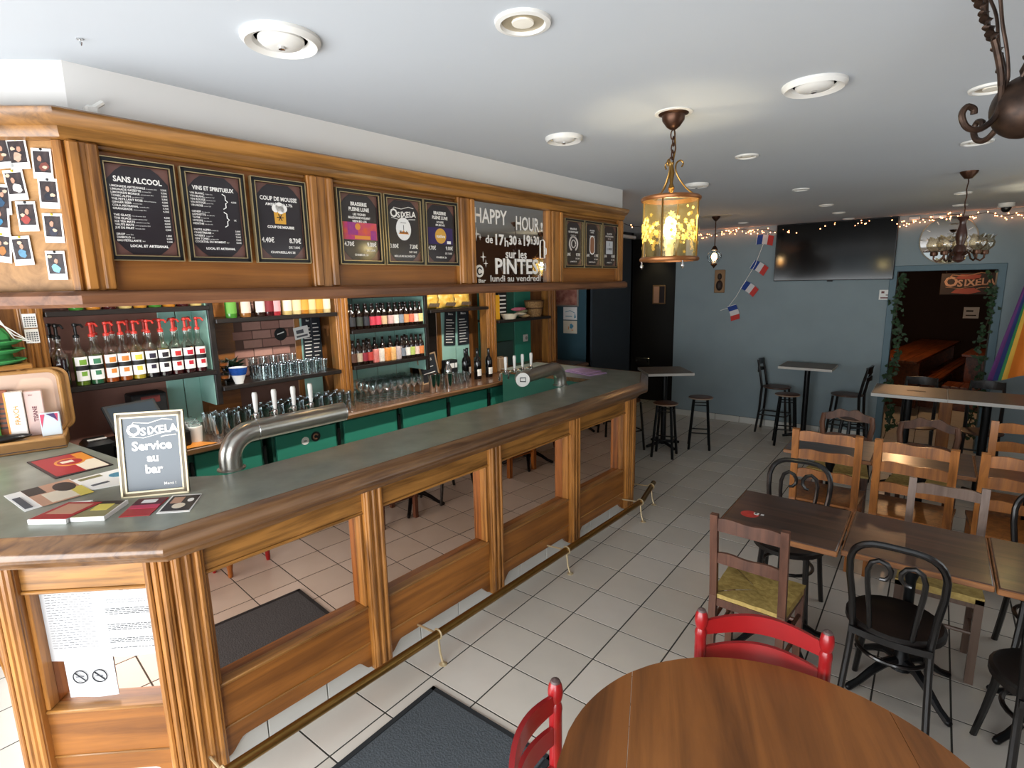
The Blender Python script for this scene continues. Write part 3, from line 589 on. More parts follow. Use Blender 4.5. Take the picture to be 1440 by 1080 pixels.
obj('back_panel', MB().box(-.945,-.30,2.372,2.379,0,1.62), mat('dusky_panel','#94695c',.7,var=.15,vscale=6), su)
for a, b in ((-.30,-.19),(-.185,-.08)): obj('back_board', MB().bbox(a,b,2.368,2.379,0,1.62,.004), 'mint', su)
obj('back_panel', MB().box(-.04,.20,2.372,2.379,0,1.62), 'oak_panel', su)
bp_ = obj('brick_panel', MB().box(.20,.68,2.374,2.379,0,1.62), mat('brick_joint', '#6d5148', .85), su)
_bk = MB().bbox(-.072,.072,-.006,0,0,.062,.003).mesh('brick')
for r_ in range(9):
    for c_ in range(4):
        xx = .26+.15*c_+(.075 if r_ % 2 else 0)
        if xx < .65: obj('brick', _bk, mat('brick_a', '#b98d80', .85, var=.15, vscale=20) if (r_+c_)%2 else mat('brick_b', '#a97c70', .85, var=.15, vscale=20), bp_, (xx, 2.374, .30+.07*r_))
obj('stile', MB().bbox(.68,.735,2.366,2.379,0,1.62), 'oak_z', su)
for a, b in ((.735,.905),(1.03,1.25),(1.255,1.48),(1.485,1.70),(1.705,1.87)): obj('back_board', MB().bbox(a,b,2.368,2.379,0,1.62,.004), 'mint', su)
obj('back_panel', MB().box(1.905,2.24,2.372,2.379,0,1.62), 'black_wood', su); obj('stile', MB().bbox(2.24,2.31,2.366,2.379,0,1.62), 'oak_z', su)
for a, b in ((2.31,2.51),(2.515,2.72)): obj('back_board', MB().bbox(a,b,2.368,2.379,0,1.62,.004), 'mint', su)
for a, b in ((2.87,3.18),(3.185,3.50),(3.505,3.82)): obj('back_board', MB().bbox(a,b,2.368,2.379,0,1.62,.004), 'deep_green' if a < 3.4 else 'green', su)
def chalkmenu(x, y, z, w, h, label, rot=0, head='Carte'):
    t = thing('chalkboard_menu', label, 'chalkboard', BF(x,y,z), TH); t.rotation_euler = (0,R(rot),TH)
    obj('board', MB().bbox(-w/2,w/2,-.008,0,0,h,.003), mat('slate', '#20252c', .6), t)
    m = MB().text(head, 0, h*.90, w*.2, -.009, .0004); rr = random.Random(int(x*50))
    for k in range(9): m.box(-w*.38, w*rr.uniform(.1,.4), -.0095, -.0085, h*(.08+.08*k), h*(.08+.08*k)+.008)
    obj('chalk_writing', m, 'chalk', t)
chalkmenu(.795,2.36,1.37,.10,.36,'narrow slate menu on the mint boards beside the brick, left one',0,'Bar'); chalkmenu(.868,2.355,1.36,.085,.42,'narrow slate menu against the second oak column',0,'Vins')
chalkmenu(2.41,2.36,1.33,.16,.37,'slate menu on mint boards under the snack shelf, left one',4,'Biere'); chalkmenu(2.62,2.36,1.32,.17,.38,'slate menu on mint boards under the snack shelf, right one',0,'Menu')
t = thing('beer_mat', 'round black beer mat stuck to the brick panel', 'beer mat', BF(.56,2.364,1.60), TH); obj('disc', MB().disc((0,0,.0),.052,24,.003), 'black_matte', t); obj('print', MB().plate([(-.03,-.005),(.03,.012),(.028,.02),(-.03,.004)],-.0045,-.0035), 'paper', t)
t = thing('postcard', 'pale postcard tilted beside the round beer mat', 'postcard', BF(.74,2.350,1.55), TH); t.rotation_euler = (0,R(-8),TH); obj('card', MB().box(-.065,.065,-.003,0,0,.10), 'paper', t); obj('print', MB().box(-.05,.05,-.004,-.003,.015,.03).box(-.045,.02,-.004,-.003,.045,.075), 'grey_ink', t)
t = thing('wall_socket', 'white wall socket on the dark green boards at bar end', 'socket', BF(3.70,2.366,1.255), TH); obj('plate', MB().bbox(-.045,.045,-.012,0,0,.09,.006), 'white_plastic', t); obj('outlet', MB().disc((.008,-.012,.045),.022,16,.002), mat('socket_grey','#9a9a96',.5), t)

# ------------------------------------------------------------------ bottles and glasses
_PM = {}
def cached(k, fn):
    if k not in _PM: _PM[k] = fn().mesh(k)
    return _PM[k]
syr = lambda: MB().lathe([(.0,0),(.034,.0),(.037,.006),(.037,.185),(.030,.205),(.016,.225),(.0145,.27),(.0165,.272),(.0165,.285),(.0,.285)], 14)
liq = lambda: MB().lathe([(.0,.004),(.034,.004),(.034,.17),(.0,.17)], 12)
lbl = lambda: MB().add([( .0378*math.sin(R(a)), -.0378*math.cos(R(a)), z) for z in (.03,.172) for a in range(-60,61,15)], [(i,i+1,i+10,i+9) for i in range(8)])
lbb = lambda: MB().add([( .0381*math.sin(R(a)), -.0381*math.cos(R(a)), z) for z in (.092,.120) for a in range(-60,61,15)], [(i,i+1,i+10,i+9) for i in range(8)])
lbs = lambda: MB().add([( .0381*math.sin(R(a)), -.0381*math.cos(R(a)), z) for z in (.125,.156) for a in range(-25,36,15)], [(i,i+1,i+6,i+5) for i in range(4)]).add([( .0381*math.sin(R(a)), -.0381*math.cos(R(a)), z) for z in (.058,.085) for a in range(-20,26,15)], [(i,i+1,i+5,i+4) for i in range(3)])
pump = lambda: MB().lathe([(.017,.285),(.017,.30),(.008,.305),(.008,.35),(.013,.355),(.013,.368),(.0,.372)], 10).tube([(0,0,.362),(.02,-.028,.362),(.026,-.04,.345)], .006, 6)
mat('syrup_red','#7d1410',.15,coat=.5); mat('pump_red','#c23a30',.35)
sy = [('#6f8a2a','lime green','#7aa83c'),('#2f6b4c','mint green','#3f7f5c'),('#b0521c','orange','#e08a3c'),('#a8541e','amber','#d9823c'),('#c9b23a','lemon yellow','#d8c64a'),('#1a1220','blackcurrant','#2a2438'),('#24101c','black cherry','#221c24'),('#4a0f16','strawberry red','#c22a2a'),('#3a0c14','raspberry','#c02038'),('#4c0e18','grenadine red','#c22430')]
for i, (c, nm, c2) in enumerate(sy):
    x = -.815+.0735*i
    t = thing('syrup_bottle', '%s syrup bottle with pump, %s from left on the syrup shelf' % (nm, ORD[i]), 'bottle', BF(x,2.105,1.4155), TH+R(random.uniform(-12,12)), 'syrup bottles')
    obj('bottle_glass', cached('syr',syr), 'bottle_clear', t); obj('syrup', cached('liq',liq), mat('syr%d'%i, c, .2, coat=.3), t)
    l = obj('paper_label', cached('lbl',lbl), 'paper', t); obj('label_band', cached('lbb',lbb), 'black_matte', l); obj('fruit_print', cached('lbs',lbs), mat('fruit%d'%i, c2, .6), l)
    obj('pump', cached('pump',pump), 'pump_red' if i >= 1 else 'black_plastic', t)
for i in range(3):
    t = thing('syrup_bottle', 'syrup bottle with black pump, %s of the rear trio by the calendar column' % ORD[i], 'bottle', BF(-.905+.012*(i==1)+.0*i,2.10+.085*i,1.4155), TH, 'rear syrup bottles')
    obj('bottle_glass', cached('syr',syr), 'bottle_clear', t); obj('syrup', cached('liq',liq), 'syr6', t); obj('pump', cached('pump',pump), 'black_plastic', t)
for i in range(7):
    t = thing('syrup_bottle', 'syrup bottle with red pump, %s from left behind the front syrup row' % ORD[i], 'bottle', BF(-.70+.09*i,2.225,1.4155), TH+R(180), 'second row of syrup bottles')
    obj('bottle_glass', cached('syr',syr), 'bottle_clear', t); obj('syrup', cached('liq',liq), 'syr%d' % (i % 10), t); obj('pump', cached('pump',pump), 'pump_red', t)
spi = lambda: MB().lathe([(.0,0),(.036,0),(.038,.006),(.038,.17),(.030,.195),(.013,.215),(.0125,.26),(.016,.262),(.016,.285),(0,.287)], 14)
slb = lambda: MB().add([( .0388*math.sin(R(a)), -.0388*math.cos(R(a)), z) for z in (.03,.13) for a in range(-65,66,13)], [(i,i+1,i+12,i+11) for i in range(10)])
sp2 = [(.085,'#5f9a3c','#3f7a2c','green'),(.185,'#d9c2b4','#8a5a2c','blush'),(.29,'#e0dcd6','#2a1a14','white'),(.36,'#7a1c24','#3a0c10','dark red'),(.41,'#d9a0a4','#a02c34','pink floral'),(.50,'#e6dcc8','#c8b070','cream'),(.575,'#ecd9a8','#d8c48c','straw'),(.64,'#d8a040','#b87828','golden'),(.70,'#e3cf96','#cdb06a','pale gold'),(.765,'#d7a23e','#bc8430','honey'),(.83,'#efe2c0','#cbb98a','ivory')]
for i, (x, lc, bc_, nm) in enumerate(sp2):
    t = thing('spirit_bottle', 'spirit bottle with %s label, %s on the shelf above the glasses' % (nm, ORD[i]), 'bottle', BF(x,2.11,1.7655), TH, 'spirits on the upper shelf')
    obj('bottle_body', cached('spi',spi), mat('spb%d'%i, bc_, .12, coat=.6), t); obj('paper_label', cached('slb',slb), mat('spl%d'%i, lc, .6), t)
for i in range(9):
    t = thing('spirit_bottle', 'bottle showing its foot under the canopy, %s from left above the syrups' % ORD[i], 'bottle', BF(-.79+.082*i,2.13,1.8605), TH, 'bottles above the syrup shelf')
    obj('bottle_body', cached('spi',spi), ['spb0','spb7','spb3','spb5','spb9'][i%5], t); obj('paper_label', cached('slb',slb), ['spl2','spl7','spl5'][i%3], t)
beer = lambda: MB().lathe([(.0,0),(.028,0),(.0305,.005),(.0305,.125),(.026,.145),(.014,.165),(.0125,.205),(.0135,.207),(.0135,.215),(0,.217)], 12)
blb = lambda: MB().add([( .0312*math.sin(R(a)), -.0312*math.cos(R(a)), z) for z in (.03,.105) for a in range(-75,76,15)], [(i,i+1,i+12,i+11) for i in range(10)])
mat('beer_glass_brown','#1c0f0a',.1,coat=.7)
b1 = [(1.06,'#2a2a2e','black'),(1.13,'#3a3f36','grey green'),(1.20,'#2c2c34','dark'),(1.262,'#c83a4c','red'),(1.322,'#d8435a','rose'),(1.385,'#d8b48c','sand'),(1.455,'#cfa8a4','dusty pink'),(1.515,'#e8e2d6','white'),(1.572,'#8a93a0','slate'),(1.632,'#e0985c','apricot'),(1.69,'#e6765c','coral'),(1.745,'#ead0c4','pale pink'),(1.80,'#ecd892','cream')]
for i, (x, c, nm) in enumerate(b1):
    t = thing('beer_bottle', 'beer bottle with %s label, %s on the upper beer shelf' % (nm, ORD[i]), 'bottle', BF(x,2.10,1.6055), TH, 'beer bottles on the upper shelf')
    obj('bottle_body', cached('beer',beer), 'beer_glass_brown', t); obj('paper_label', cached('blb',blb), mat('bl_%d'%i, c, .6, color2=None, var=.2, vscale=90), t)
for i in range(9):
    t = thing('beer_bottle', 'dark beer bottle, %s from left in the rear row of the upper beer shelf' % ORD[i], 'bottle', BF(1.09+.085*i,2.20,1.6055), TH, 'rear beer bottles'); obj('bottle_body', cached('beer',beer), 'beer_glass_brown', t)
b2 = [(1.05,'#5a3a2c','brown',0),(1.105,'#b8a890','beige',0),(1.16,'#8a2434','wine red',0),(1.215,'#b83a34','brick red',0),(1.275,'#c8746c','salmon',1),(1.335,'#d8d0c4','off-white',1),(1.40,'#d98a3c','orange floral',1),(1.462,'#e0b070','peach floral',1),(1.522,'#b8a8a8','mauve grey',1),(1.575,'#7c8490','blue grey',0),(1.63,'#eae4dc','white',0),(1.685,'#b8c86c','lime',0),(1.74,'#e8c8bc','shell pink',0),(1.795,'#e0884c','tangerine',0)]
can_ = lambda: MB().lathe([(.0,0),(.026,0),(.033,.008),(.033,.112),(.027,.122),(.026,.124),(0,.122)], 14)
for i, (x, c, nm, k) in enumerate(b2):
    t = thing('beer_can' if k else 'beer_bottle', 'beer %s with %s label, %s on the lower beer shelf' % ('can' if k else 'bottle', nm, ORD[i]), 'can' if k else 'bottle', BF(x,2.10,1.3005), TH, 'beers on the lower shelf')
    if k:
        obj('can_body', cached('can',can_), mat('bm_%d'%i, c, .4, var=.3, vscale=60), t); obj('lid', cached('canlid', lambda: MB().lathe([(.026,.1225),(.026,.125),(0,.1245)],12)), 'chrome', t)
    else:
        obj('bottle_body', cached('beer',beer), 'beer_glass_brown', t); obj('paper_label', cached('blb',blb), mat('bm_%d'%i, c, .6, var=.2, vscale=90), t)
for i in range(9):
    t = thing('beer_bottle', 'dark beer bottle, %s from left in the rear row of the lower beer shelf' % ORD[i], 'bottle', BF(1.09+.085*i,2.20,1.3005), TH, 'rear beer bottles below'); obj('bottle_body', cached('beer',beer), 'beer_glass_brown', t)
wine = lambda: MB().lathe([(.0,0),(.036,0),(.038,.006),(.038,.175),(.030,.205),(.015,.228),(.0138,.295),(.016,.297),(.016,.305),(0,.306)], 14)
wlb = lambda: MB().add([( .0388*math.sin(R(a)), -.0388*math.cos(R(a)), z) for z in (.035,.105) for a in range(-50,51,10)], [(i,i+1,i+12,i+11) for i in range(10)])
for i, (x, y) in enumerate(((2.40,2.12),(2.44,1.98),(2.52,2.06),(2.60,1.97),(2.49,2.18))):
    t = thing('wine_bottle', 'black wine bottle, %s of the group beside the third oak column' % ORD[i], 'bottle', BF(x,y,1.0005), TH, 'wine bottles on the worktop'); obj('bottle_body', cached('wine',wine), mat('wine_glass_black','#0c0b0d',.1,coat=.6), t)
    if i != 0: obj('paper_label', cached('wlb',wlb), 'paper', t)
tum = lambda: MB().lathe([(0,.004),(.024,.004),(.036,.145),(.0375,.145),(.0255,0),(0,0)], 14)
hal = lambda: MB().lathe([(0,.004),(.024,.004),(.032,.10),(.0335,.10),(.0255,0),(0,0)], 12)
wgl = lambda: MB().lathe([(0,0),(.032,0),(.032,.003),(.005,.008),(.0045,.075),(.018,.09),(.034,.12),(.031,.175),(.030,.175),(.033,.12),(.017,.092),(0,.084)], 14)
glass('glass_b','#f6faf9',.95,.03,.14)
ROWS = {2:('front','rear'),3:('front','middle','rear'),4:('front','second','third','rear'),1:('',)}
def glasses(kind, fn, name, nx, ny, pos, z, label, group):
    for j in range(ny):
        for i in range(nx):
            x, y = pos(i,j); tag(obj(name, cached(kind,fn), 'glass_b', None, BF(x,y,z), TH), label % (ORD[i], ROWS[ny][j]) if ny > 1 else label % ORD[i], 'glass', group)
glasses('tum',tum,'beer_glass',14,3,lambda i,j:(-.20+.078*i+.01*(j%2), 1.80+.085*j),1.0005,'clear pint glass, %s from the till in the %s row behind the steel tap','pint glasses on the worktop')
glasses('hal',hal,'half_pint_glass',8,3,lambda i,j:(.26+.072*i, 2.10+.075*j),1.2905,'short clear glass, %s from the blue bowl in the %s row of the shelf','short glasses on the shelf')
glasses('tum',tum,'beer_glass',5,1,lambda i,j:(.30+.08*i,2.33),1.2905,'tall clear glass at the shelf rear under the bricks, %s from left','tall glasses at the shelf rear')
glasses('wgl',wgl,'stem_glass',8,4,lambda i,j:(1.05+.074*i, 1.86+.085*j),1.0005,'stemmed glass below the beer bottles, %s from left in the %s row','stem glasses on the worktop')
glasses('hal',hal,'half_pint_glass',5,2,lambda i,j:(1.95+.075*i, 1.95+.08*j),1.0005,'short clear glass beside the shakers, %s from left in the %s row','short glasses by the shakers')
for i, (x, y) in enumerate(((1.66,1.80),(1.715,1.80),(1.88,1.82))):
    t = thing('cocktail_shaker', 'steel cocktail shaker on the worktop, %s from the beer shelves' % ORD[i], 'shaker', BF(x,y,1.0005), TH, 'cocktail shakers'); H = .17 if i < 2 else .27
    obj('tin', MB().lathe([(0,0),(.026,0),(.028,.003),(.038,H-.01),(.039,H),(.036,H),(0,H-.01)] if i < 2 else [(0,0),(.030,0),(.040,.15),(.041,.155),(.034,.20),(.020,.225),(.020,.265),(.0,.27)], 16), 'chrome', t)
    if i == 2: obj('collar', MB().lathe([(.0415,.150),(.0425,.153),(.0415,.157)],16,cap=False), 'steel', t)
# other things on the shelves
t = thing('blue_bowl', 'blue and white patterned ceramic bowl on the glass shelf', 'bowl', BF(.09,2.11,1.2905), TH)
obj('bowl', MB().lathe([(0,0),(.028,0),(.030,.012),(.044,.05),(.058,.09),(.062,.118),(.059,.118),(.05,.08),(.03,.03),(0,.02)], 22), 'paper', t)
obj('glaze_band', MB().lathe([(.0515,.065),(.0595,.09),(.0635,.119)], 22, cap=False), mat('cobalt','#2450a0',.2,var=.3,vscale=60), t)
for i, z in enumerate((1.2905,1.3825)):
    t = thing('ice_cream_cup', 'amber glass dessert cup, %s one of the stack beside the blue bowl' % ('lower' if i == 0 else 'upper'), 'cup', BF(.0,2.12,z), TH, 'dessert cups')
    obj('cup', MB().lathe([(0,0),(.03,0),(.006,.01),(.006,.03),(.03,.045),(.04,.09),(.038,.09),(.028,.048),(0,.04)], 16), 'bottle_clear', t); obj('amber_sauce', MB().lathe([(0,.043),(.030,.05),(.034,.066),(0,.067)],14), mat('amber_sauce','#a8602c',.3), t)
t = thing('potted_plant', 'dark leafy plant on the shelf behind the blue bowl', 'plant', BF(.11,2.27,1.2905), TH)
obj('pot', MB().lathe([(0,0),(.045,0),(.06,.09),(.055,.09),(0,.08)],14), 'black_matte', t)
lf = MB(); rr = random.Random(3)
for k in range(46):
    a = rr.uniform(0,6.28); e = rr.uniform(.2,1.3); l = rr.uniform(.08,.15); b0 = Vector((0,0,.085)); d_ = Vector((math.cos(a)*math.cos(e), math.sin(a)*math.cos(e)*.6, math.sin(e))); s_ = Vector((-math.sin(a),math.cos(a),0))*.016; p1 = b0+d_*l*.6; p2 = b0+d_*l+Vector((0,0,-.03)); lf.add([b0,p1+s_,p2,p1-s_],[(0,1,2),(0,2,3)])
obj('foliage', lf, mat('leaf_dark','#152a14',.5), t)
for i, x in enumerate((2.02,2.24,2.46)):
    t = thing('snack_bag', 'golden crisp bag lying on the shelf under the canopy, %s from left' % ORD[i], 'snack bag', BF(x,2.20,1.7355), TH, 'snack bags'); mb = MB(); N = 8; vs = []
    for j in range(N+1):
        for k in range(N+1):
            u, v = j/N*2-1, k/N*2-1; vs.append((u*.105, -.05*(1-u*u)*(1-v**4)-.008*math.sin(7*u+5*v+i), .005+.075*(v+1)+.012*math.sin(4*u+i)*(v>0)))
    fr_ = list(vs); bk = [(p[0], .03*(1-(p[0]/.105)**2)+.002, p[2]) for p in vs]
    fs = [(a*(N+1)+b,a*(N+1)+b+1,(a+1)*(N+1)+b+1,(a+1)*(N+1)+b) for a in range(N) for b in range(N)]; mb.add(fr_, fs); mb.add(bk, fs)
    obj('bag', mb, mat('crisp_gold','#e0a52c',.3,color2='#f0d070',vscale=22), t); obj('print', MB().plate([(-.07,.03),(.06,.02),(.08,.055),(-.05,.06)],-.062,-.060), mat('crisp_print','#6b5a48',.5,var=.5,vscale=60), t)
t = thing('slate_stand', 'small slate in wooden frame leaning behind the shakers', 'slate', BF(2.00,2.20,1.0005), TH); t.rotation_euler = (R(-8),R(-6),TH)
obj('slate', MB().box(-.11,.11,-.004,.004,.0,.29), mat('slate','#20252c'), t)
fr2 = MB()
for (a,b,c,d_) in ((-.12,.12,0,.016),(-.12,.12,.28,.296),(-.12,-.105,0,.296),(.105,.12,0,.296)): fr2.bbox(a,b,-.01,.01,c,d_,.003)
obj('frame', fr2, mat('raw_wood','#a58a6c',.6), t); obj('chalk_writing', MB().text('Tapas',0,.24,.05,-.006,.0005).box(-.08,.06,-.0065,-.0055,.16,.167).box(-.08,.07,-.0065,-.0055,.10,.107), 'chalk', t)
t = thing('boxed_goods', 'dark printed tin box with white label behind the wine bottles', 'box', BF(2.27,2.22,1.0005), TH); obj('box_body', MB().bbox(-.07,.07,-.05,.05,0,.20,.004), 'black_matte', t); obj('paper_label', MB().box(-.05,.02,-.052,-.05,.12,.17).box(.03,.06,-.052,-.05,.12,.17), 'paper', t)
t = thing('wicker_basket', 'round wicker basket on the green shelf at far end', 'basket', BF(3.62,2.16,1.5755), TH)
obj('weave', MB().lathe([(0,0),(.085,0),(.105,.11),(.115,.19),(.108,.19),(.09,.02),(0,.012)], 24), mat('wicker','#b08a58',.7,color2='#7c5a34',vscale=60,bump=.5), t)
for z, r in ((.10,.106),(.185,.115)): obj('rim', MB().tube(arc((0,0,z),r,0,345,23,'xy'),.008,6,True), mat('wicker_dark','#5c3d22',.7), t)
cl = [('pink','#c86a84',.10),('cream','#d9cfb8',.045),('olive','#8a8a66',.075),('sand','#c8a878',.02)]
for i, (nm, c, z) in enumerate(cl):
    tag(obj('folded_cloth', MB().sphere((0,0,.022),.022,12,6,1.0,Matrix.Diagonal((5.2-i*.3,3.2,1,1))), mat('cloth_'+nm,c,.85,var=.25,vscale=30), None, BF(3.30+.03*i,2.13,1.5755+z-.02), TH+R(20*i)), '%s folded cloth in the pile beside the wicker basket' % nm, 'cloth', 'cloth pile')
tag(obj('paper_bowl', MB().lathe([(0,0),(.07,0),(.10,.055),(.098,.055),(.068,.005),(0,.004)],20), mat('cream_card','#dcd3bd',.7), None, BF(3.12,2.12,1.5755), TH), 'cream bowl on the green shelf left of the cloths', 'bowl')
t = thing('juice_carton', 'yellow box on the shelf beside the third oak column', 'box', BF(2.96,2.2,1.5755), TH); obj('box_body', MB().bbox(-.05,.05,-.04,.04,0,.27,.004), mat('carton_yellow','#e0a423',.5), t); obj('paper_label', MB().box(-.05,-.03,-.042,-.04,0,.27), 'paper', t)
t = thing('spice_box', 'dark box with white stripes on the green shelf', 'box', BF(3.14,2.27,1.5755), TH); obj('box_body', MB().bbox(-.07,.07,-.04,.04,0,.30,.004), 'black_matte', t)
for k in range(5): obj('stripe', MB().box(-.06,.05,-.0415,-.04,.07+.045*k,.085+.045*k), 'paper', t)
t = thing('knife_block', 'pale wooden block on the worktop by the third column', 'wood block', BF(2.96,2.12,1.0005), TH); obj('block', MB().bbox(-.07,.07,-.05,.05,0,.16,.01), mat('raw_wood','#a58a6c'), t); obj('slot', MB().box(-.045,.045,-.03,-.02,.158,.163), 'ink', t)
t = thing('drying_mat', 'dark screen panel leaning on green boards at bar end', 'panel', BF(3.15,2.33,1.0005), TH); obj('screen', MB().bbox(-.26,.26,-.02,.02,0,.30,.006), mat('smoke_panel','#2a3a36',.3), t); obj('stand', MB().box(-.10,.10,-.03,.03,0,.012), 'black_plastic', t)
# ------------------------------------------------------------------ beer towers
ZT = 1.1405
def handle(x, y, z, parent):
    h = obj('tap_handle', MB().lathe([(.007,0),(.009,.01),(.012,.06),(.013,.085),(.010,.098),(0,.10)],12,(x,y,z)), 'white_plastic', parent)
    obj('valve', MB().lathe([(.012,-.03),(.014,-.02),(.014,-.006),(.008,0)],10,(x,y,z)).tube([(x,y,z-.02),(x,y+.03,z-.02),(x,y+.055,z-.03),(x,y+.062,z-.085)],.008,8), 'chrome', h)
t = thing('beer_tower', 'bent steel pipe beer tower with four white handles near the service sign', 'beer tap', BF(-.60,.64,ZT), TH)
path = [(0,0,0),(0,0,.05)]+[(.11-.11*math.cos(R(a)),0,.05+.11*math.sin(R(a))) for a in range(15,91,15)]+[(.60,0,.16)]
obj('pipe', MB().tube(path,.050,20), 'steel', t); obj('base_flange', MB().lathe([(.062,0),(.062,.006),(.051,.010)],20), 'steel', t); obj('weld_ring', MB().tube(arc((.13,0,.16),.0505,0,345,22,'yz'),.0015,5,True), 'chrome', t)
obj('end_cap', MB().lathe([(.051,0),(.051,.006),(0,.008)],20,(0,0,0),T(.60,0,.16) @ RY(90)), 'chrome', t)
for dx in (.16,.255,.355,.45): handle(dx, .045, .235, t)
t = thing('beer_tower', 'bent steel pipe beer tower with round white medallion at far bar end', 'beer tap', BF(2.02,.63,ZT), TH)
path = [(0,0,0),(0,0,.04)]+[(-.10+.10*math.cos(R(a)),0,.04+.11*math.sin(R(a))) for a in range(15,91,15)]+[(-.52,0,.13)]
obj('pipe', MB().tube(path,.050,20), 'steel', t); obj('base_flange', MB().lathe([(.062,0),(.062,.006),(.051,.010)],20), 'steel', t)
Mm = T(-.525,-.02,.13) @ RZ(-38)
md = obj('medallion', MB().disc((0,-.03,0),.052,28,.02,Mm), 'white_plastic', t); obj('medallion_print', MB().tube([Mm @ Vector(p) for p in ((-.02,-.051,.015),(.02,-.051,.015),(.02,-.051,-.015),(-.02,-.051,-.012))],.004,5,True), 'ink', md)
obj('medallion_rim', MB().tube([Mm @ Vector((.052*math.cos(R(a)),-.045,.052*math.sin(R(a)))) for a in range(0,360,15)],.004,6,True), 'chrome', md)
for dx in (-.62,-.52,-.425,-.32): handle(dx, .05, .20, t)
t = thing('bar_cloth', 'grey striped towel hanging below the far beer tower', 'towel', BF(1.52,.60,.93), TH)
mb = MB(); N = 10; vs = [(-.05+.1*i/N, .012*math.sin(i*1.6), z) for z in (0,.10,.20) for i in range(N+1)]; vs = [(p[0]*(1-.6*(p[2]/.2)),p[1],p[2]) for p in vs]
mb.add(vs,[(r_*(N+1)+i,r_*(N+1)+i+1,(r_+1)*(N+1)+i+1,(r_+1)*(N+1)+i) for r_ in range(2) for i in range(N)]); obj('fabric', mb, mat('towel','#8f8890',.9,color2='#6b646c',vscale=30), t); obj('hook', MB().tube([(0,0,.20),(0,-.03,.205),(0,-.04,.19)],.003,6), 'chrome', t)
t = thing('coffee_bucket', 'black bucket under the far beer tower', 'bucket', BF(1.75,.72,.861), TH); obj('bucket', MB().lathe([(0,0),(.08,0),(.10,.18),(.095,.18),(.078,.01),(0,.008)],18), 'black_plastic', t); obj('rim', MB().tube(arc((0,0,.18),.098,0,345,23,'xy'),.005,6,True), 'black_matte', t)
t = thing('pink_folder', 'lilac folded cloth lying on the far end of the bar', 'cloth', BF(2.66,.80,ZT), TH+R(-14)); obj('lower_fold', MB().bbox(-.11,.11,-.17,.17,0,.012,.005), mat('lilac','#a487ac',.8,var=.1,vscale=12), t); obj('upper_fold', MB().bbox(-.10,.105,-.10,.165,.012,.022,.005), 'lilac', t)

# ------------------------------------------------------------------ things on the near end of the bar
t = thing('service_sign', 'framed sign reading Service au bar standing on the zinc top', 'sign', BF(-.935,.553,ZT), TH+math.atan2(-.144,.199)); t.rotation_euler = (R(-7),0,TH+math.atan2(-.144,.199)); W2, H2 = .122, .345
f = MB()
for (x0,x1,q0,q1) in ((-W2,W2,0,.022),(-W2,W2,H2-.022,H2),(-W2,-W2+.020,0,H2),(W2-.020,W2,0,H2)): f.bbox(x0,x1,-.012,.010,q0,q1,.003)
obj('frame', f, mat('frame_olive','#6a5a3c',.4), t); g = MB()
for (x0,x1,q0,q1) in ((-W2-.002,W2+.002,-.001,.005),(-W2-.002,W2+.002,H2-.005,H2+.001),(-W2-.002,-W2+.005,0,H2),(W2-.005,W2+.002,0,H2),(-W2+.016,W2-.016,.017,.023),(-W2+.016,W2-.016,H2-.023,H2-.017),(-W2+.015,-W2+.021,.018,H2-.018),(W2-.021,W2-.015,.018,H2-.018)): g.box(x0,x1,-.014,-.008,q0,q1)
obj('cream_edge', g, mat('cream_edge','#e6d8b4',.4), t)
sg = obj('slate_sheet', MB().box(-W2+.018,W2-.018,-.007,.004,.018,H2-.018), mat('sign_slate','#37434d',.3,coat=.25), t)
m = MB(); osix(m, .004, H2-.085, .105, -.0085, .0014)
m.text('Service',0,.205,.050,-.0085,.0018).text('au',0,.155,.046,-.0085,.0018).text('bar',0,.108,.048,-.0085,.0018).text('Merci !',.055,.045,.016,-.0085,.0002)
obj('lettering', m, 'chalk', sg); obj('strut', MB().bar((0,.008,.25),(0,.11,.03),.03,.006), 'black_matte', t)
def flat(name, label, cat, pts, z, th, m, prints=()):
    """a thin printed thing lying on the bar; pts = plan outline in bar coordinates"""
    cx = sum(p[0] for p in pts)/len(pts); cy = sum(p[1] for p in pts)/len(pts)
    t = thing(name, label, cat, BF(cx,cy,z), TH); q = [(p[0]-cx,p[1]-cy) for p in pts]
    obj('sheets', MB().prism(q,0,th), m, t)
    A, B, D = Vector(q[0]), Vector(q[1]), Vector(q[3])
    for (u0,u1,v0,v1,pm,k) in prints:
        P = lambda u,v: A+(B-A)*u+(D-A)*v
        if k == 'e': pl = [P((u0+u1)/2+(u1-u0)/2*math.cos(i*.3142),(v0+v1)/2+(v1-v0)/2*math.sin(i*.3142)) for i in range(20)]
        else: pl = [P(u0,v0),P(u1,v0),P(u1,v1),P(u0,v1)]
        obj('print', MB().prism([(p.x,p.y) for p in pl], th, th+.0006+.0003*len(t.children)), pm, t)
    return t
mat('p_red','#a8242c',.45); mat('p_orange','#d98a34',.45); mat('p_cream','#e3d8c4',.5); mat('p_dark','#2c2224',.45); mat('p_skin','#c2957c',.45); mat('p_blue','#4f90ac',.45); mat('p_yellow','#d8c860',.5); mat('p_olive','#8c8660',.5); mat('p_pink','#c43a5c',.45); mat('p_maroon','#5c2030',.45)
flat('bar_mat','red and cream rubber bar mat with oval emblem on the zinc top','bar mat',[(-1.194,1.567),(-1.158,1.142),(-.933,1.168),(-.975,1.579)],ZT,.004,'p_dark',[(.05,.95,.05,.97,'p_red',''),(.5,.95,.55,.97,'p_cream',''),(.08,.5,.75,.97,'p_orange',''),(.25,.62,.28,.82,'p_orange','e'),(.29,.58,.33,.77,'p_red','e'),(.37,.47,.40,.62,'p_cream','')])
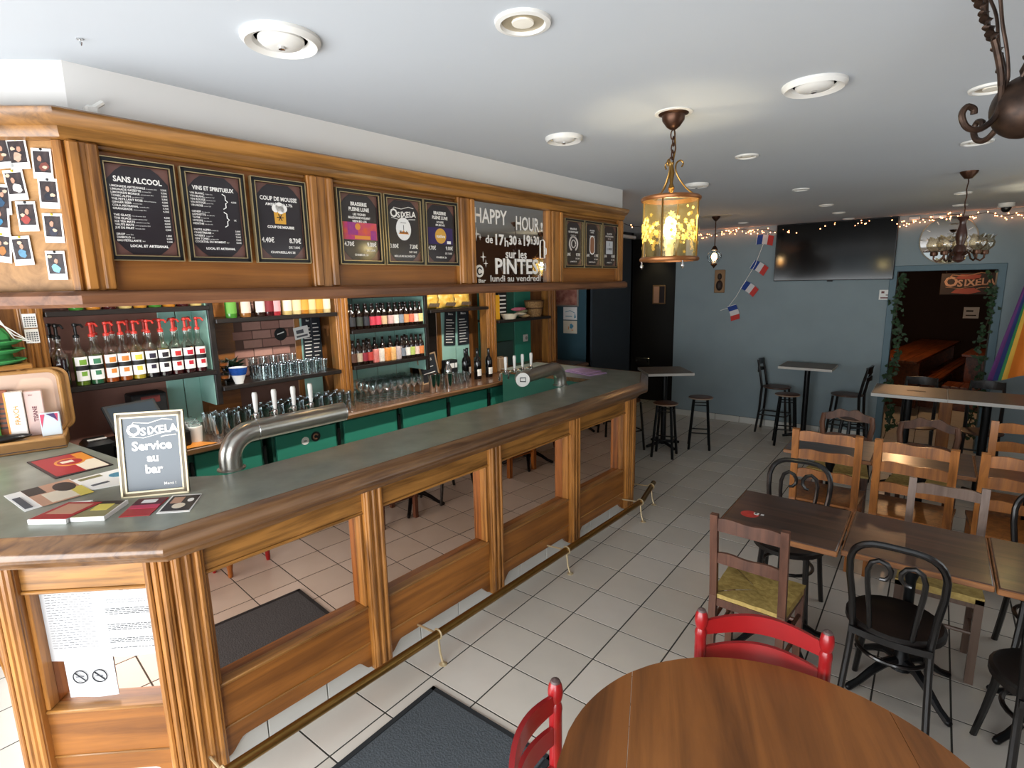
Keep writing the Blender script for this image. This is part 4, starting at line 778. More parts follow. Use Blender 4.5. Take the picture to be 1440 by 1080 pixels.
flat('drinks_card','white menu card with blue oval lying beside the bar mat','card',[(-1.125,1.053),(-1.092,.836),(-.96,.80),(-.915,1.08)],ZT,.002,'paper',[(.25,.6,.55,.85,'p_blue','e'),(.1,.25,.1,.5,'p_olive',''),(.7,.8,.1,.4,'grey_ink','')])
flat('leaflet','long colourful leaflet with portrait on the bar edge','leaflet',[(-1.344,1.053),(-1.319,.760),(-1.095,.825),(-1.118,1.09)],ZT,.0015,'paper',[(.0,1,.24,.98,'p_skin',''),(.0,.4,.24,.5,'p_dark',''),(.45,.95,.4,.9,'p_cream',''),(.5,1,.8,1,'p_yellow',''),(.1,.6,.62,.95,'p_dark','e'),(.3,.9,.03,.14,'grey_ink','')])
flat('magazine','stack of red covered booklets near the bar corner','booklet',[(-1.335,.60),(-1.245,.490),(-1.130,.640),(-1.20,.69)],ZT,.018,'paper',[(.02,.98,.03,1,'p_red',''),(.15,.85,.3,.9,'p_skin','')])
flat('magazine','stack of olive covered booklets beside the red ones','booklet',[(-1.231,.500),(-1.148,.415),(-1.040,.535),(-1.13,.62)],ZT,.016,'paper',[(.02,.98,.03,1,'p_olive',''),(.02,.98,.75,1,'p_dark',''),(.3,.8,.4,.8,'p_yellow','')])
flat('flyer','red and purple concert flyer below the service sign','flyer',[(-1.107,.406),(-1.026,.335),(-.916,.476),(-1.0,.551)],ZT,.002,'p_red',[(0,1,.55,1,'p_maroon',''),(0,1,.4,.6,'p_pink',''),(.25,.75,.72,.9,'paper','')])
flat('flyer','dark photo flyer with white border nearest the bar corner','flyer',[(-1.006,.331),(-.918,.252),(-.815,.410),(-.90,.484)],ZT,.002,'paper',[(.06,.94,.08,.94,'p_dark',''),(.15,.5,.5,.85,'p_skin',''),(.3,.7,.2,.5,'p_cream','e'),(.65,.85,.55,.75,'paper','e')])
# open suitcase used as a display, with boxes in it
tr = BF(-1.24,1.93,ZT); ca = TH+R(-14)
t = thing('suitcase_display', 'open tan suitcase tray with pinkish lid used as counter display', 'suitcase', tr, ca)
tan = mat('tan_leather','#b0824a',.5,var=.15,vscale=10); 
bx = MB().bbox(-.36,.28,-.13,.10,0,.060,.004).bbox(-.36,.28,-.13,-.115,0,.068,.004).bbox(.265,.28,-.13,.10,0,.068,.004).bbox(-.36,.28,.085,.10,0,.068,.004)
obj('tray', bx, tan, t); obj('tray_groove', MB().box(-.36,.281,-.1315,-.13,.012,.016), 'p_dark', t)
def rrect(x0,x1,z0,z1,r,n=5):
    o = []
    for cx,cz,a in ((x1-r,z0+r,-90),(x1-r,z1-r,0),(x0+r,z1-r,90),(x0+r,z0+r,180)): o += [(cx+r*math.cos(R(a+90*i/n)), cz+r*math.sin(R(a+90*i/n))) for i in range(n+1)]
    return o
obj('lid_lining', MB().plate(rrect(-.40,.27,.07,.40,.05),.085,.095), mat('lining_pink','#cdb09c',.8), t)
obj('lid_shell', MB().plate(rrect(-.42,.305,.065,.405,.05),.12,.15), tan, t)
for y, e in ((.07,0),(.125,.03)): obj('lid_edge', MB().tube([(p[0],y,p[1]) for p in rrect(-.41,.275+e,.062,.405,.05)],.011,8,True), tan, t)
obj('handle', MB().tube([(.02,.08,.407),(.04,.07,.43),(.10,.07,.432),(.13,.08,.407)],.008,8), tan, t)
def carton(x, y, w, d, h, c, label, dec, rz=0.):
    P = Matrix.Translation(tr) @ Matrix.Rotation(ca,4,'Z') @ Vector((x+.035,y,.0605)); k = thing('carton', label, 'box', P, ca+R(rz)); obj('box_body', MB().bbox(-w/2,w/2,-d/2,d/2,0,h,.003), c, k)
    for (x0,x1,z0,z1,m_) in dec: obj('print', MB().box(x0*w-w/2,x1*w-w/2,-d/2-.0012,-d/2,z0*h,z1*h), m_, k)
    return k
k1 = carton(.045,.02,.075,.05,.25,'paper','tall white carton with orange edge in the suitcase display',[(0,.1,0,1,'p_orange')]); obj('lettering', MB().text('FRAICH',.006,.125,.03,-.027,.0006,rot=math.pi/2), 'p_orange', k1)
k2 = carton(.125,.03,.075,.04,.245,mat('pale_pink','#cfb3ac',.6),'tall pale pink carton in the suitcase display',[]); obj('lettering', MB().text('TISANE',.0,.12,.026,-.0215,.0006,rot=math.pi/2).text('bio',-.01,.225,.014,-.0215), 'p_maroon', k2)
k3 = carton(.185,-.03,.085,.03,.125,mat('pale_blue','#c4d2dc',.5),'small pale blue carton with pink and violet triangle',[]); obj('print', MB().plate([(.0,.12),(.035,.12),(.03,.075)],-.017,-.015).plate([(-.04,.12),(-.02,.12),(-.038,.05)],-.017,-.015), 'p_pink', k3); obj('print', MB().plate([(-.015,.122),(.02,.122),(.03,.085)],-.0185,-.017), mat('p_violet','#3a2a5c',.5), k3)
carton(-.06,.03,.06,.04,.25,mat('leaf_green','#5fae52',.6),'green and pink book at the picture edge in the suitcase display',[(0,1,.8,1,mat('soft_pink','#d890b0',.6))])
carton(-.01,.05,.06,.02,.26,mat('rust_red','#8a4a30',.6),'rust striped slim box behind the green book',[(.1,.9,.2+.1*i,.24+.1*i,'p_dark') for i in range(6)])
P = Matrix.Translation(tr) @ Matrix.Rotation(ca,4,'Z') @ Vector((.02,-.07,.061)); t = thing('sunglasses_case','black case with turquoise inside at the front of the suitcase','case',P,ca+R(8)); obj('shell', MB().sphere((0,0,.02),.02,14,8,1.0,Matrix.Diagonal((6.0,1.7,1.0,1))), 'black_plastic', t); obj('turquoise_lining', MB().sphere((-.03,-.008,.028),.015,12,6,1.0,Matrix.Diagonal((4.2,1.6,.9,1))), mat('turquoise','#3cb8bc',.5), t)
# hats and wires on the panelled side, calendar
for i, z in enumerate((1.60,1.655,1.70)):
    t = thing('green_hat', 'green felt party hat, %s of the stack beside the calendar column' % ('lowest','middle','topmost')[i], 'hat', BF(-1.21,1.99,z), TH, 'green hats')
    obj('brim', MB().lathe([(0,0),(.11,.0),(.145,.018),(.14,.022),(.10,.008),(0,.008)],24), mat('hat_green','#3c9650',.85,var=.2,vscale=20), t); obj('crown', MB().lathe([(.095,.006),(.09,.05),(.07,.085),(.03,.10),(0,.102)],20), 'hat_green', t); obj('band', MB().lathe([(.0965,.010),(.094,.03)],20,cap=False), mat('hat_band','#1c5c2c',.8), t)
sk = thing('side_shelf', 'wooden side shelf carrying the green hats', 'shelf', BF(-1.19,2.03,1.57), TH); obj('board', MB().bbox(-.30,.125,-.16,.34,0,.028,.004), 'oak_x', sk); obj('bracket', MB().bbox(-.02,.02,.0,.34,-.16,0,.004), 'oak_z', sk)
t = thing('white_cables', 'white electric cables hanging on the wood panelling', 'cable', BF(-1.15,1.93,1.72), TH)
for k in range(3): obj('cable', MB().tube([(-.14+.02*k,0,.20-.02*k),(-.05+.01*k,-.01,.13+.015*k),(.04,.0,.05-.02*k),(.11+.01*k,.01,-.02)],.0032,6), 'white_plastic', t)
for i, z in enumerate((1.775,1.69)):
    t = thing('calendar_page', '%s calendar page on the oak column beside the syrups' % ('upper','lower')[i], 'calendar', BF(-1.015,2.078,z), TH, 'calendar pages'); obj('page', MB().box(-.03,.03,-.002,0,0,.078), 'paper', t); g = MB()
    for a in range(5):
        for b in range(5): g.box(-.024+.0105*a,-.017+.0105*a,-.003,-.002,.008+.0115*b,.015+.0115*b)
    obj('print', g, 'grey_ink', t)
# till corner
t = thing('cash_register', 'black till with tilted screen and keypad on the worktop', 'till', BF(-.60,1.88,1.0005), TH+R(10))
obj('base', MB().bbox(-.20,.20,-.15,.15,0,.10,.01), 'black_plastic', t); obj('screen', MB().bbox(-.15,.15,-.012,.012,0,.20,.006,T(0,.02,.13) @ RX(-40)), 'black_matte', t); obj('display', MB().box(-.13,.13,-.0135,-.012,.02,.18,T(0,.02,.13) @ RX(-40)), mat('screen_grey','#39424a',.15), t); obj('neck', MB().bar((0,.05,.09),(0,.05,.18),.06,.04), 'black_plastic', t)
t = thing('receipt_printer', 'black receipt printer left of the till', 'printer', BF(-.845,1.86,1.0005), TH); obj('case', MB().bbox(-.07,.07,-.09,.09,0,.13,.02), 'black_plastic', t); obj('paper_slot', MB().box(-.045,.045,-.02,.0,.129,.134), 'white_plastic', t)
t = thing('card_terminal', 'small black box with red label under the syrup shelf', 'box', BF(-.47,2.24,1.0005), TH); obj('case', MB().bbox(-.10,.10,-.08,.08,0,.30,.008), 'black_matte', t); obj('label_print', MB().box(-.05,.06,-.0815,-.08,.24,.285), mat('choc_red','#6b2a28',.5), t)
t = thing('charging_cable', 'white cable hanging from the till behind the service sign', 'cable', BF(-.72,1.66,1.0), TH); obj('cable', MB().tube([(.03,.03,.12),(.0,-.02,.08),(-.03,-.05,-.02),(-.12,-.06,-.16),(-.2,-.04,-.22)],.005,6), 'white_plastic', t)
for i in range(3):
    t = thing('sugar_pot', 'white pot on the worktop between till and glasses, %s' % ('front one','middle one','rear one')[i], 'pot', BF(-.33+.02*i,1.84+.09*i,1.0005), TH, 'white pots'); obj('pot', MB().lathe([(0,0),(.035,0),(.042,.10),(.038,.105),(0,.10)],16), 'white_plastic', t); obj('lid', MB().lathe([(.040,.105),(.036,.118),(.008,.122),(.008,.132),(0,.134)],14), 'glass', t)
tag(obj('orange_flyer', MB().prism([(-.10,-.07),(.09,-.08),(.02,.06),(-.08,.06)],0,.002), 'p_orange', None, BF(-.35,1.77,1.0005), TH), 'orange paper lying on the worktop edge by the till', 'flyer')

# ------------------------------------------------------------------ ceiling fittings
def vent(x, y, r, label):
    t = thing('air_vent', label, 'air vent', (x,y,ZC), 0); obj('ring', MB().lathe([(r,0),(r*1.0,-.008),(r*.90,-.020),(r*.72,-.012),(r*.66,.0)],32,cap=False), 'white_plastic', t)
    obj('disc', MB().lathe([(0,-.022),(r*.15,-.024),(r*.50,-.018),(r*.58,-.010),(r*.58,-.004),(0,-.002)],28), 'white_plastic', t); obj('screw', MB().lathe([(.009,-.022),(.009,-.03),(0,-.032)],8), 'chrome', t)
    obj('throat', MB().lathe([(r*.68,-.001),(0,-.001)],24), 'ink', t)
vent(.381,-.777,.104,'large round white ceiling vent above the bar corner'); vent(1.456,.612,.105,'round white ceiling vent right of the lantern'); vent(.405,.632,.088,'round white ceiling vent between lantern and bar canopy'); vent(.43,2.36,.085,'round white ceiling vent behind the lantern')
def spot(x, y, label, on=False, r=.062):
    t = thing('ceiling_spot', label, 'spotlight', (x,y,ZC), 0, 'recessed ceiling spotlights'); obj('bezel', MB().lathe([(r,0),(r*.97,-.008),(r*.80,-.010),(r*.74,-.002)],26,cap=False), 'white_plastic', t)
    obj('reflector', MB().lathe([(r*.74,-.0025),(r*.45,-.0015),(0,-.0015)],22), mat('spot_reflector','#b8aa90',.3,.4), t)
    lm = obj('lamp', MB().lathe([(r*.40,-.002),(r*.38,-.006),(0,-.007)],16), mat('spot_lamp','#ece6d8',.4), t)
spot(.945,-.428,'recessed ceiling spot nearest the camera, left of the lantern',r=.075)
for k, y in enumerate((1.648,3.154,4.362,5.165,5.95)): spot(.958,y,'recessed ceiling spot, %s behind the lantern in its row' % ORD[k])
for k, y in enumerate((1.089,2.134,4.357,5.358)): spot(1.957,y,'recessed ceiling spot in the right-hand row, %s from the camera' % ORD[k], r=.07 if k < 2 else .062)
spot(-.079,5.445,'recessed ceiling spot beside the glowing globe pendant'); spot(-.98,-2.2,'recessed ceiling spot near the shop window over the bar end')
t = thing('ceiling_hook','small metal hook in the ceiling above the bar corner','hook',(-.032,-1.119,ZC)); obj('plate', MB().lathe([(.008,0),(.008,-.003),(0,-.003)],10), 'chrome', t); obj('hook', MB().tube([(0,0,-.002),(0,0,-.012),(.006,0,-.018),(.010,0,-.012)],.002,6), 'chrome', t)
t = thing('wall_bracket','small white plastic clip where canopy meets the bulkhead','clip',BF(-1.07,.15,2.488),TH); obj('clip', MB().bbox(-.018,.018,-.01,.03,0,.03,.006), 'white_plastic', t); obj('stem', MB().tube([(0,.0,.02),(.03,.0,.045)],.008,8), 'white_plastic', t)
# security camera
t = thing('security_camera','white dome camera at the ceiling edge by the right-hand flag','camera',(2.31,5.55,ZC)); obj('mount', MB().lathe([(.065,0),(.065,-.03),(.055,-.04),(0,-.04)],20), 'white_plastic', t); obj('dome', MB().sphere((0,0,-.045),.042,16,8), 'black_plastic', t)
for k, (x, w) in enumerate(((1.58,.10),(1.80,.12))):
    t = thing('emergency_unit','white sensor box under the ceiling right of the television, %s one' % ('left','right')[k],'sensor',(x,YB-.005,2.585)); obj('case', MB().bbox(-w/2,w/2,-.035,0,0,.035,.006), 'white_plastic', t); obj('window', MB().box(-w*.3,w*.3,-.036,-.035,.01,.022), 'paper', t)

for k, x in enumerate((-.45,.45,1.35,2.2)):  # unseen downlights added to brighten the shelves and cabinets
    p = BF(x,.98,ZC); t = thing('added_downlight','added unseen downlight over the back counter, %s from the till' % ORD[k],'spotlight',p,0,'added downlights over the back counter')
    obj('bezel', MB().lathe([(.055,0),(.053,-.008),(.042,-.010),(.040,-.002)],24,cap=False), 'white_plastic', t); obj('lamp', MB().lathe([(.039,-.003),(0,-.003)],18), mat('added_downlight_lamp','#fff2dc',.4,emit='#ffe6c0',estr=12), t)
    l = bpy.data.lights.new('added_downlight_beam','SPOT'); l.energy = 75; l.color = (1,.93,.82); l.spot_size = R(96); l.spot_blend = .7; l.shadow_soft_size = .04; lo = bpy.data.objects.new('added_downlight_beam',l); COL.objects.link(lo); lo.location = p+Vector((0,0,-.02)); lo.rotation_euler = (R(34),0,TH)
# lantern pendant
LX, LY = .948, .603
t = thing('lantern_pendant','brass lantern pendant with amber floral glass, lit, above the aisle','pendant lamp',(LX,LY,0))
obj('ceiling_rose', MB().lathe([(.062,ZC),(.060,ZC-.006),(.046,ZC-.012),(.044,ZC-.03),(.026,ZC-.055),(.012,ZC-.065),(0,ZC-.066)],22), 'bronze', t)
obj('white_collar', MB().lathe([(.075,ZC),(.075,ZC-.004),(.06,ZC-.005)],24,cap=False), 'white_plastic', t)
ch = obj('chain', MB(), 'bronze', t) if False else None
for k in range(7):
    Mk = T(.004*math.sin(k),0,ZC-.085-.026*k) @ RZ(90*(k%2)); obj('chain_link', MB().tube([Mk @ Vector((.009*math.cos(R(a)),0,.019*math.sin(R(a)))) for a in range(0,360,30)],.0028,5,True), 'bronze', t)
obj('cord', MB().tube([(.004,.004,ZC-.06),(.012,.004,ZC-.14),(0,.002,ZC-.21),(.0,0,ZC-.30)],.003,6), 'brass', t)
zt, zb, lr = 2.306, 2.054, .113
for k in range(3):
    a = 2*math.pi*k/3+.5; c, s_ = math.cos(a), math.sin(a)
    obj('scroll_arm', MB().tube(smooth([(lr*c*q,lr*s_*q,z) for q,z in ((.98,zt+.006),(.80,zt+.014),(.52,zt+.040),(.28,zt+.075),(.14,zt+.110),(.16,zt+.138),(.30,zt+.148),(.40,zt+.136),(.34,zt+.122))],3),.0036,6), 'brass', t)
obj('hanger', MB().lathe([(.006,zt+.02),(.014,zt+.04),(.006,zt+.06),(.012,zt+.10),(.006,zt+.13),(.010,zt+.14),(0,zt+.145)],12), 'brass', t)
rim = lambda z0: MB().lathe([(lr-.012,z0),(lr+.006,z0),(lr+.010,z0+.006),(lr+.010,z0+.012),(lr+.004,z0+.018),(lr-.012,z0+.018)],36,cap=False).lathe([(lr-.012,z0+.018),(lr-.012,z0)],36,cap=False)
obj('rim', rim(zt-.012), 'copper', t); obj('rim', rim(zb-.006), 'copper', t)
am = bpy.data.materials.new('amber_glass'); am.use_nodes = True; nt = am.node_tree; nt.nodes.remove(nt.nodes['Principled BSDF']); out = nt.nodes['Material Output']
mx = nt.nodes.new('ShaderNodeMixShader'); tp = nt.nodes.new('ShaderNodeBsdfTransparent'); tp.inputs[0].default_value = (.96,.90,.66,1); gl = nt.nodes.new('ShaderNodeBsdfGlossy'); gl.inputs['Roughness'].default_value = .05; mx.inputs[0].default_value = .10
tn = nt.nodes.new('ShaderNodeBsdfTranslucent'); tn.inputs[0].default_value = (.80,.62,.26,1); m2 = nt.nodes.new('ShaderNodeMixShader'); m2.inputs[0].default_value = .06
nt.links.new(tp.outputs[0],m2.inputs[1]); nt.links.new(tn.outputs[0],m2.inputs[2]); nt.links.new(m2.outputs[0],mx.inputs[1]); nt.links.new(gl.outputs[0],mx.inputs[2]); nt.links.new(mx.outputs[0],out.inputs[0]); MT['amber_glass'] = am
tl = bpy.data.materials.new('frosted_flower'); tl.use_nodes = True; nt = tl.node_tree; nt.nodes.remove(nt.nodes['Principled BSDF']); out = nt.nodes['Material Output']
mx = nt.nodes.new('ShaderNodeMixShader'); a1 = nt.nodes.new('ShaderNodeBsdfTranslucent'); a1.inputs[0].default_value = (.95,.78,.28,1); a2 = nt.nodes.new('ShaderNodeBsdfDiffuse'); a2.inputs[0].default_value = (.75,.6,.25,1); mx.inputs[0].default_value = .25
nt.links.new(a1.outputs[0],mx.inputs[1]); nt.links.new(a2.outputs[0],mx.inputs[2]); nt.links.new(mx.outputs[0],out.inputs[0]); MT['frosted_flower'] = tl
for k in range(4):
    a0 = k*90+8; n_ = 8
    pn = obj('glass_pane', MB().add([(lr*math.cos(R(a0+86*i/n_)),lr*math.sin(R(a0+86*i/n_)),z) for z in (zb+.01,zt-.01) for i in range(n_+1)],[(i,i+1,i+n_+2,i+n_+1) for i in range(n_)]), 'amber_glass', t)
    obj('glazing_bar', MB().tube([(lr*math.cos(R(a0-2)),lr*math.sin(R(a0-2)),zb),(lr*math.cos(R(a0-2)),lr*math.sin(R(a0-2)),zt)],.0035,6), 'brass', t)
    fl = MB(); rr = random.Random(k+5)
    for q in range(44):
        aa = a0+43+rr.gauss(0,17); zz = (zb+zt)/2-.01+rr.gauss(0,.036); sz = rr.uniform(.006,.014)
        if abs(aa-a0-43) > 38 or not (zb+.03 < zz < zt-.03): continue
        rot0 = rr.uniform(0,1)
        pts = []
        for i in range(10):
            rr_ = sz*(1 if i%2 == 0 else .45); th_ = i*.628+rot0; pts.append(((lr+.0006+.0001*q)*math.cos(R(aa)+rr_*math.cos(th_)/lr),(lr+.0006+.0001*q)*math.sin(R(aa)+rr_*math.cos(th_)/lr),zz+rr_*math.sin(th_)))
        fl.add(pts,[tuple(range(10))])
    obj('etched_flowers', fl, 'frosted_flower', pn)
for k in range(3):
    a = 2*math.pi*k/3+1.4; obj('drop_finial', MB().lathe([(0,zb-.036),(.006,zb-.030),(.007,zb-.024),(.003,zb-.016),(.003,zb-.004)],10,(lr*math.cos(a),lr*math.sin(a),0)), 'chrome', t)
obj('candle_tube', MB().lathe([(.016,zb+.0),(.016,zb+.085),(.013,zb+.088)],16), mat('candle_white','#f2ead8',.5), t); obj('base_bar', MB().bar((-lr,0,zb+.002),(lr,0,zb+.002),.012,.004), 'brass', t)
bm_ = mat('lantern_bulb','#fff0c8',.3,emit='#ffe2a4',estr=30)
obj('bulb', MB().sphere((0,0,zb+.118),.026,16,10,1.2), bm_, t)
obj('glass_chimney', MB().lathe([(.030,zb+.02),(.042,zb+.06),(.048,zb+.10),(.036,zb+.15),(.024,zb+.175),(.026,zb+.20)],18,cap=False), 'glass', t)
l = bpy.data.lights.new('lantern_glow','POINT'); l.energy = 4.5; l.color = (1,.84,.56); l.shadow_soft_size = .03; lo = bpy.data.objects.new('lantern_glow',l); COL.objects.link(lo); lo.parent = t; lo.location = (0,0,zb+.155)
lant = t
l2 = dup(lant, (2.55,4.30,0), .4, 'second lit lantern pendant, beyond the right edge, glowing in the chalked mirror')
for c in l2.children:
    if c.type == 'LIGHT': c.data = c.data.copy(); c.data.energy = 9

# globe pendant at the back
t = thing('globe_pendant','small glowing globe pendant hanging near the back wall','pendant lamp',(-.104,4.503,0))
obj('ceiling_rose', MB().lathe([(.045,ZC),(.04,ZC-.02),(.012,ZC-.05),(0,ZC-.052)],18), 'bronze', t); obj('ceiling_patch', MB().lathe([(.16,ZC),(.16,ZC-.002),(0,ZC-.0025)],28), mat('cream_disc','#d9cfb8',.7), t)
obj('rod', MB().tube([(0,0,ZC-.05),(0,0,2.31)],.006,8), 'bronze', t); obj('cap', MB().lathe([(.012,2.33),(.03,2.30),(.036,2.285),(0,2.283)],16), 'bronze', t)
obj('glass_globe', MB().sphere((0,0,2.215),.078,20,12), 'glass', t); obj('bulb', MB().sphere((.0,0,2.215),.030,14,8,1.3), mat('globe_bulb','#ffdca0',.3,emit='#ffb060',estr=40), t); obj('finial', MB().lathe([(.03,2.142),(.035,2.13),(.015,2.11),(0,2.09)],14), 'bronze', t)
l = bpy.data.lights.new('globe_glow','POINT'); l.energy = 2.5; l.color = (1,.66,.32); l.shadow_soft_size = .03; lo = bpy.data.objects.new('globe_glow',l); COL.objects.link(lo); lo.parent = t; lo.location = (0,0,2.26)

# wooden chandelier with glass tulips
t = thing('tulip_chandelier','brown wooden chandelier with clear glass tulip shades before the round mirror','chandelier',(1.958,3.164,0))
obj('ceiling_rose', MB().lathe([(.05,ZC),(.047,ZC-.012),(.022,ZC-.045),(0,ZC-.05)],18), 'bronze', t); obj('chain', MB().tube([(.003*math.sin(k*1.7),.003*math.cos(k*2),ZC-.045-.024*k) for k in range(11)],.004,6), 'bronze', t)
obj('turned_body', MB().lathe([(0,2.35),(.030,2.352),(.034,2.342),(.020,2.325),(.018,2.30),(.028,2.26),(.034,2.22),(.026,2.19),(.022,2.17),(.036,2.15),(.038,2.125),(.022,2.11),(.034,2.09),(.036,2.07),(.018,2.056),(0,2.05)],20), mat('walnut','#3f2219',.35,var=.2,vscale=10,coat=.3), t)
tul = MB()
for i in range(18):
    pass
for k in range(5):
    a = R(20+72*k); c, s_ = math.cos(a), math.sin(a)
    ar = obj('arm', MB().tube([(c*q,s_*q,z) for q,z in ((.03,2.10),(.06,2.125),(.08,2.11),(.098,2.075),(.122,2.062),(.142,2.08),(.142,2.11))],.006,7), 'bronze', t)
    obj('cup', MB().lathe([(0,2.10),(.020,2.102),(.024,2.115),(.022,2.13),(0,2.13)],14,(c*.142,s_*.142,0)), 'bronze', ar)
    pr_ = [(.022,2.13),(.046,2.155),(.050,2.18),(.040,2.205),(.050,2.225)]; sg_ = 20; vs = []; 
    for i in range(sg_):
        th_ = 2*math.pi*i/sg_; w_ = 1+.10*math.cos(6*th_)
        vs += [(c*.142+r_*(w_ if j > 3 else 1)*math.cos(th_), s_*.142+r_*(w_ if j > 3 else 1)*math.sin(th_), z_+(.008*math.cos(6*th_) if j == 4 else 0)) for j,(r_,z_) in enumerate(pr_)]
    obj('glass_tulip', MB().add(vs,[(i*5+m_,((i+1)%sg_)*5+m_,((i+1)%sg_)*5+m_+1,i*5+m_+1) for i in range(sg_) for m_ in range(4)]), glass('tulip_glass','#e6dcc6',.55,.08,.08), ar)
# iron chandelier at the picture's top right
HZ = 2.30
t = thing('iron_chandelier','dark wrought iron chandelier with twisted scroll arms at top right','chandelier',(1.976,-.126,HZ))
iron = mat('old_iron','#4a372b',.42,.7,color2='#241a15',vscale=30)
obj('hub', MB().sphere((0,0,0),.056,28,18,1.08), iron, t); obj('stem', MB().lathe([(.010,.05),(.016,.07),(.008,.09),(.012,.16),(.008,.20),(.008,ZC-HZ)],12), iron, t); obj('ceiling_rose', MB().lathe([(.06,ZC-HZ),(.05,ZC-HZ-.015),(.012,ZC-HZ-.05)],18), iron, t)
for k in range(4):
    Mk = RZ(90*k+217); tr_ = lambda P: [Mk @ p for p in smooth(P)]
    q = [(.052,0,.048),(.050,0,.02),(.052,0,-.006),(.064,0,-.028),(.088,0,-.042),(.112,0,-.036),(.124,0,-.014),(.116,0,.002),(.102,0,-.002),(.100,0,-.012)]
    obj('scroll_arm', MB().tube(tr_(q),.0062,9), iron, t)
    obj('upright_rod', MB().tube(tr_([(.052,0,.040),(.058,0,.07),(.070,0,.105),(.078,0,.125)]),.0062,9), iron, t); obj('upper_rod', MB().tube(tr_([(.124,.0,.205),(.132,0,.235),(.136,0,.27)]),.0055,8), iron, t)
    obj('twisted_bulge', MB().add(*(lambda n=36: ([Mk @ (Vector((.078+.046*i/n,0,.122+.084*i/n))+Vector((math.cos(g+i*.55),math.sin(g+i*.55),.2))*(.0045+.0085*abs(math.sin(math.pi*3*i/n)))*(1 if g in (0,math.pi) else .45)) for i in range(n+1) for g in (0,math.pi/2,math.pi,3*math.pi/2)],[(i*4+j,i*4+(j+1)%4,i*4+4+(j+1)%4,i*4+4+j) for i in range(n) for j in range(4)]))()), iron, t)
    obj('side_rod', MB().tube(tr_([(.045,0,.036),(.044,.004,.055),(.058,.010,.10),(.074,.010,.15),(.088,.010,.205),(.115,.010,.255)]),.0032,8), iron, t)
    obj('leaf_tendril', MB().tube(tr_([(.030,.02,.05),(.028,.03,.066),(.034,.034,.082),(.042,.03,.080)]),.004,7), iron, t)

# ------------------------------------------------------------------ back wall
t = thing('television','large black flat television hanging on the blue wall','television',(.80,YB,1.935)); 
obj('housing', MB().bbox(-.64,.64,-.05,-.005,0,.70,.006), 'black_plastic', t); obj('screen', MB().box(-.63,.63,-.052,-.05,.012,.692), mat('tv_screen','#050506',.10,spec=.45), t); obj('mount', MB().box(-.2,.2,-.006,0,.2,.5), 'black_matte', t); obj('sensor', MB().bbox(-.03,.03,-.05,-.03,-.014,.002,.003), 'black_matte', t)
t = thing('wall_mirror_clock','round mirror clock with pale rim above the doorway','clock',(1.90,YB,2.352)); obj('mirror_face', MB().disc((0,-.012,0),.250,48,.010), 'clear_mirror', t); obj('rim', MB().tube(arc((0,-.02,0),.252,0,355,47),.007,8,True), mat('rim_pale','#b9b4a4',.35,.5), t)
for k in range(12): a = R(30*k); obj('hour_mark', MB().bar((.19*math.cos(a),-.0235,.19*math.sin(a)),(.228*math.cos(a),-.0235,.228*math.sin(a)),.008,.002,(0,1,0)), 'paper', t)
obj('hand', MB().bar((0,-.026,0),(.11,-.026,.05),.010,.002,(0,1,0)), mat('clock_cream','#d8cfae',.5), t); obj('hand', MB().bar((0,-.026,0),(-.07,-.026,.055),.012,.002,(0,1,0)), 'clock_cream', t)
t = thing('small_poster','small white notice on the blue wall left of the doorway','poster',(1.372,YB-.003,1.70)); obj('sheet', MB().box(-.055,.055,-.003,0,0,.115), 'paper', t); obj('print', MB().box(-.035,-.005,-.0036,-.003,.075,.10).box(-.04,.035,-.0036,-.003,.015,.03).box(.01,.035,-.0036,-.003,.05,.06), 'choc_red', t)
t = thing('wall_relief','small carved wooden relief on the blue wall under the globe lamp','relief',(-.53,YB-.002,1.79)); obj('board', MB().bbox(-.07,.07,-.02,0,0,.31,.006), mat('relief_tan','#8a6a48',.6), t); obj('carving', MB().sphere((0,-.022,.22),.03,12,8,1.5).sphere((0,-.02,.10),.045,12,8,1.6), mat('relief_dark','#2a1c14',.6), t)
# bunting
t = thing('flag_bunting','string of four French tricolour paper flags hanging on the blue wall','bunting',(-.1,YB-.02,0))
BP_ = [(.20,2.56),(.12,2.43),(-.01,2.05),(-.12,1.85),(-.24,1.66),(-.36,1.55)]
obj('string', MB().tube([(.155,0,2.55),(.10,0,2.40),(.02,0,2.15),(-.10,0,1.93),(-.20,0,1.74),(-.31,0,1.58),(-.40,0,1.55)],.004,5), 'paper', t)
mat('flag_blue','#1f3f8c',.8); mat('flag_white','#d5d3d4',.8); mat('flag_red','#c23a34',.8)
for k,(x,z,rt) in enumerate(((.175,2.46,8),(.125,2.11,-30),(.02,1.84,-34),(-.17,1.52,-72))):
    M_ = T(x-.05,-.006,z) @ RY(-rt if k else 6)
    fl = obj('flag', MB().box(-.105,-.1,-.001,.001,-.06,.06,M_), 'paper', t)
    for j,c in enumerate(('flag_blue','flag_white','flag_red')):
        vs = [(-.10+.066*(j+i/4), .006*math.sin((j+i/4)*2.2+k), zz+.010*math.sin((j+i/4)*1.2)) for zz in (-.06,.06) for i in range(5)]
        obj('stripe', MB().add(vs,[(i,i+1,i+6,i+5) for i in range(4)],M_), c, fl)
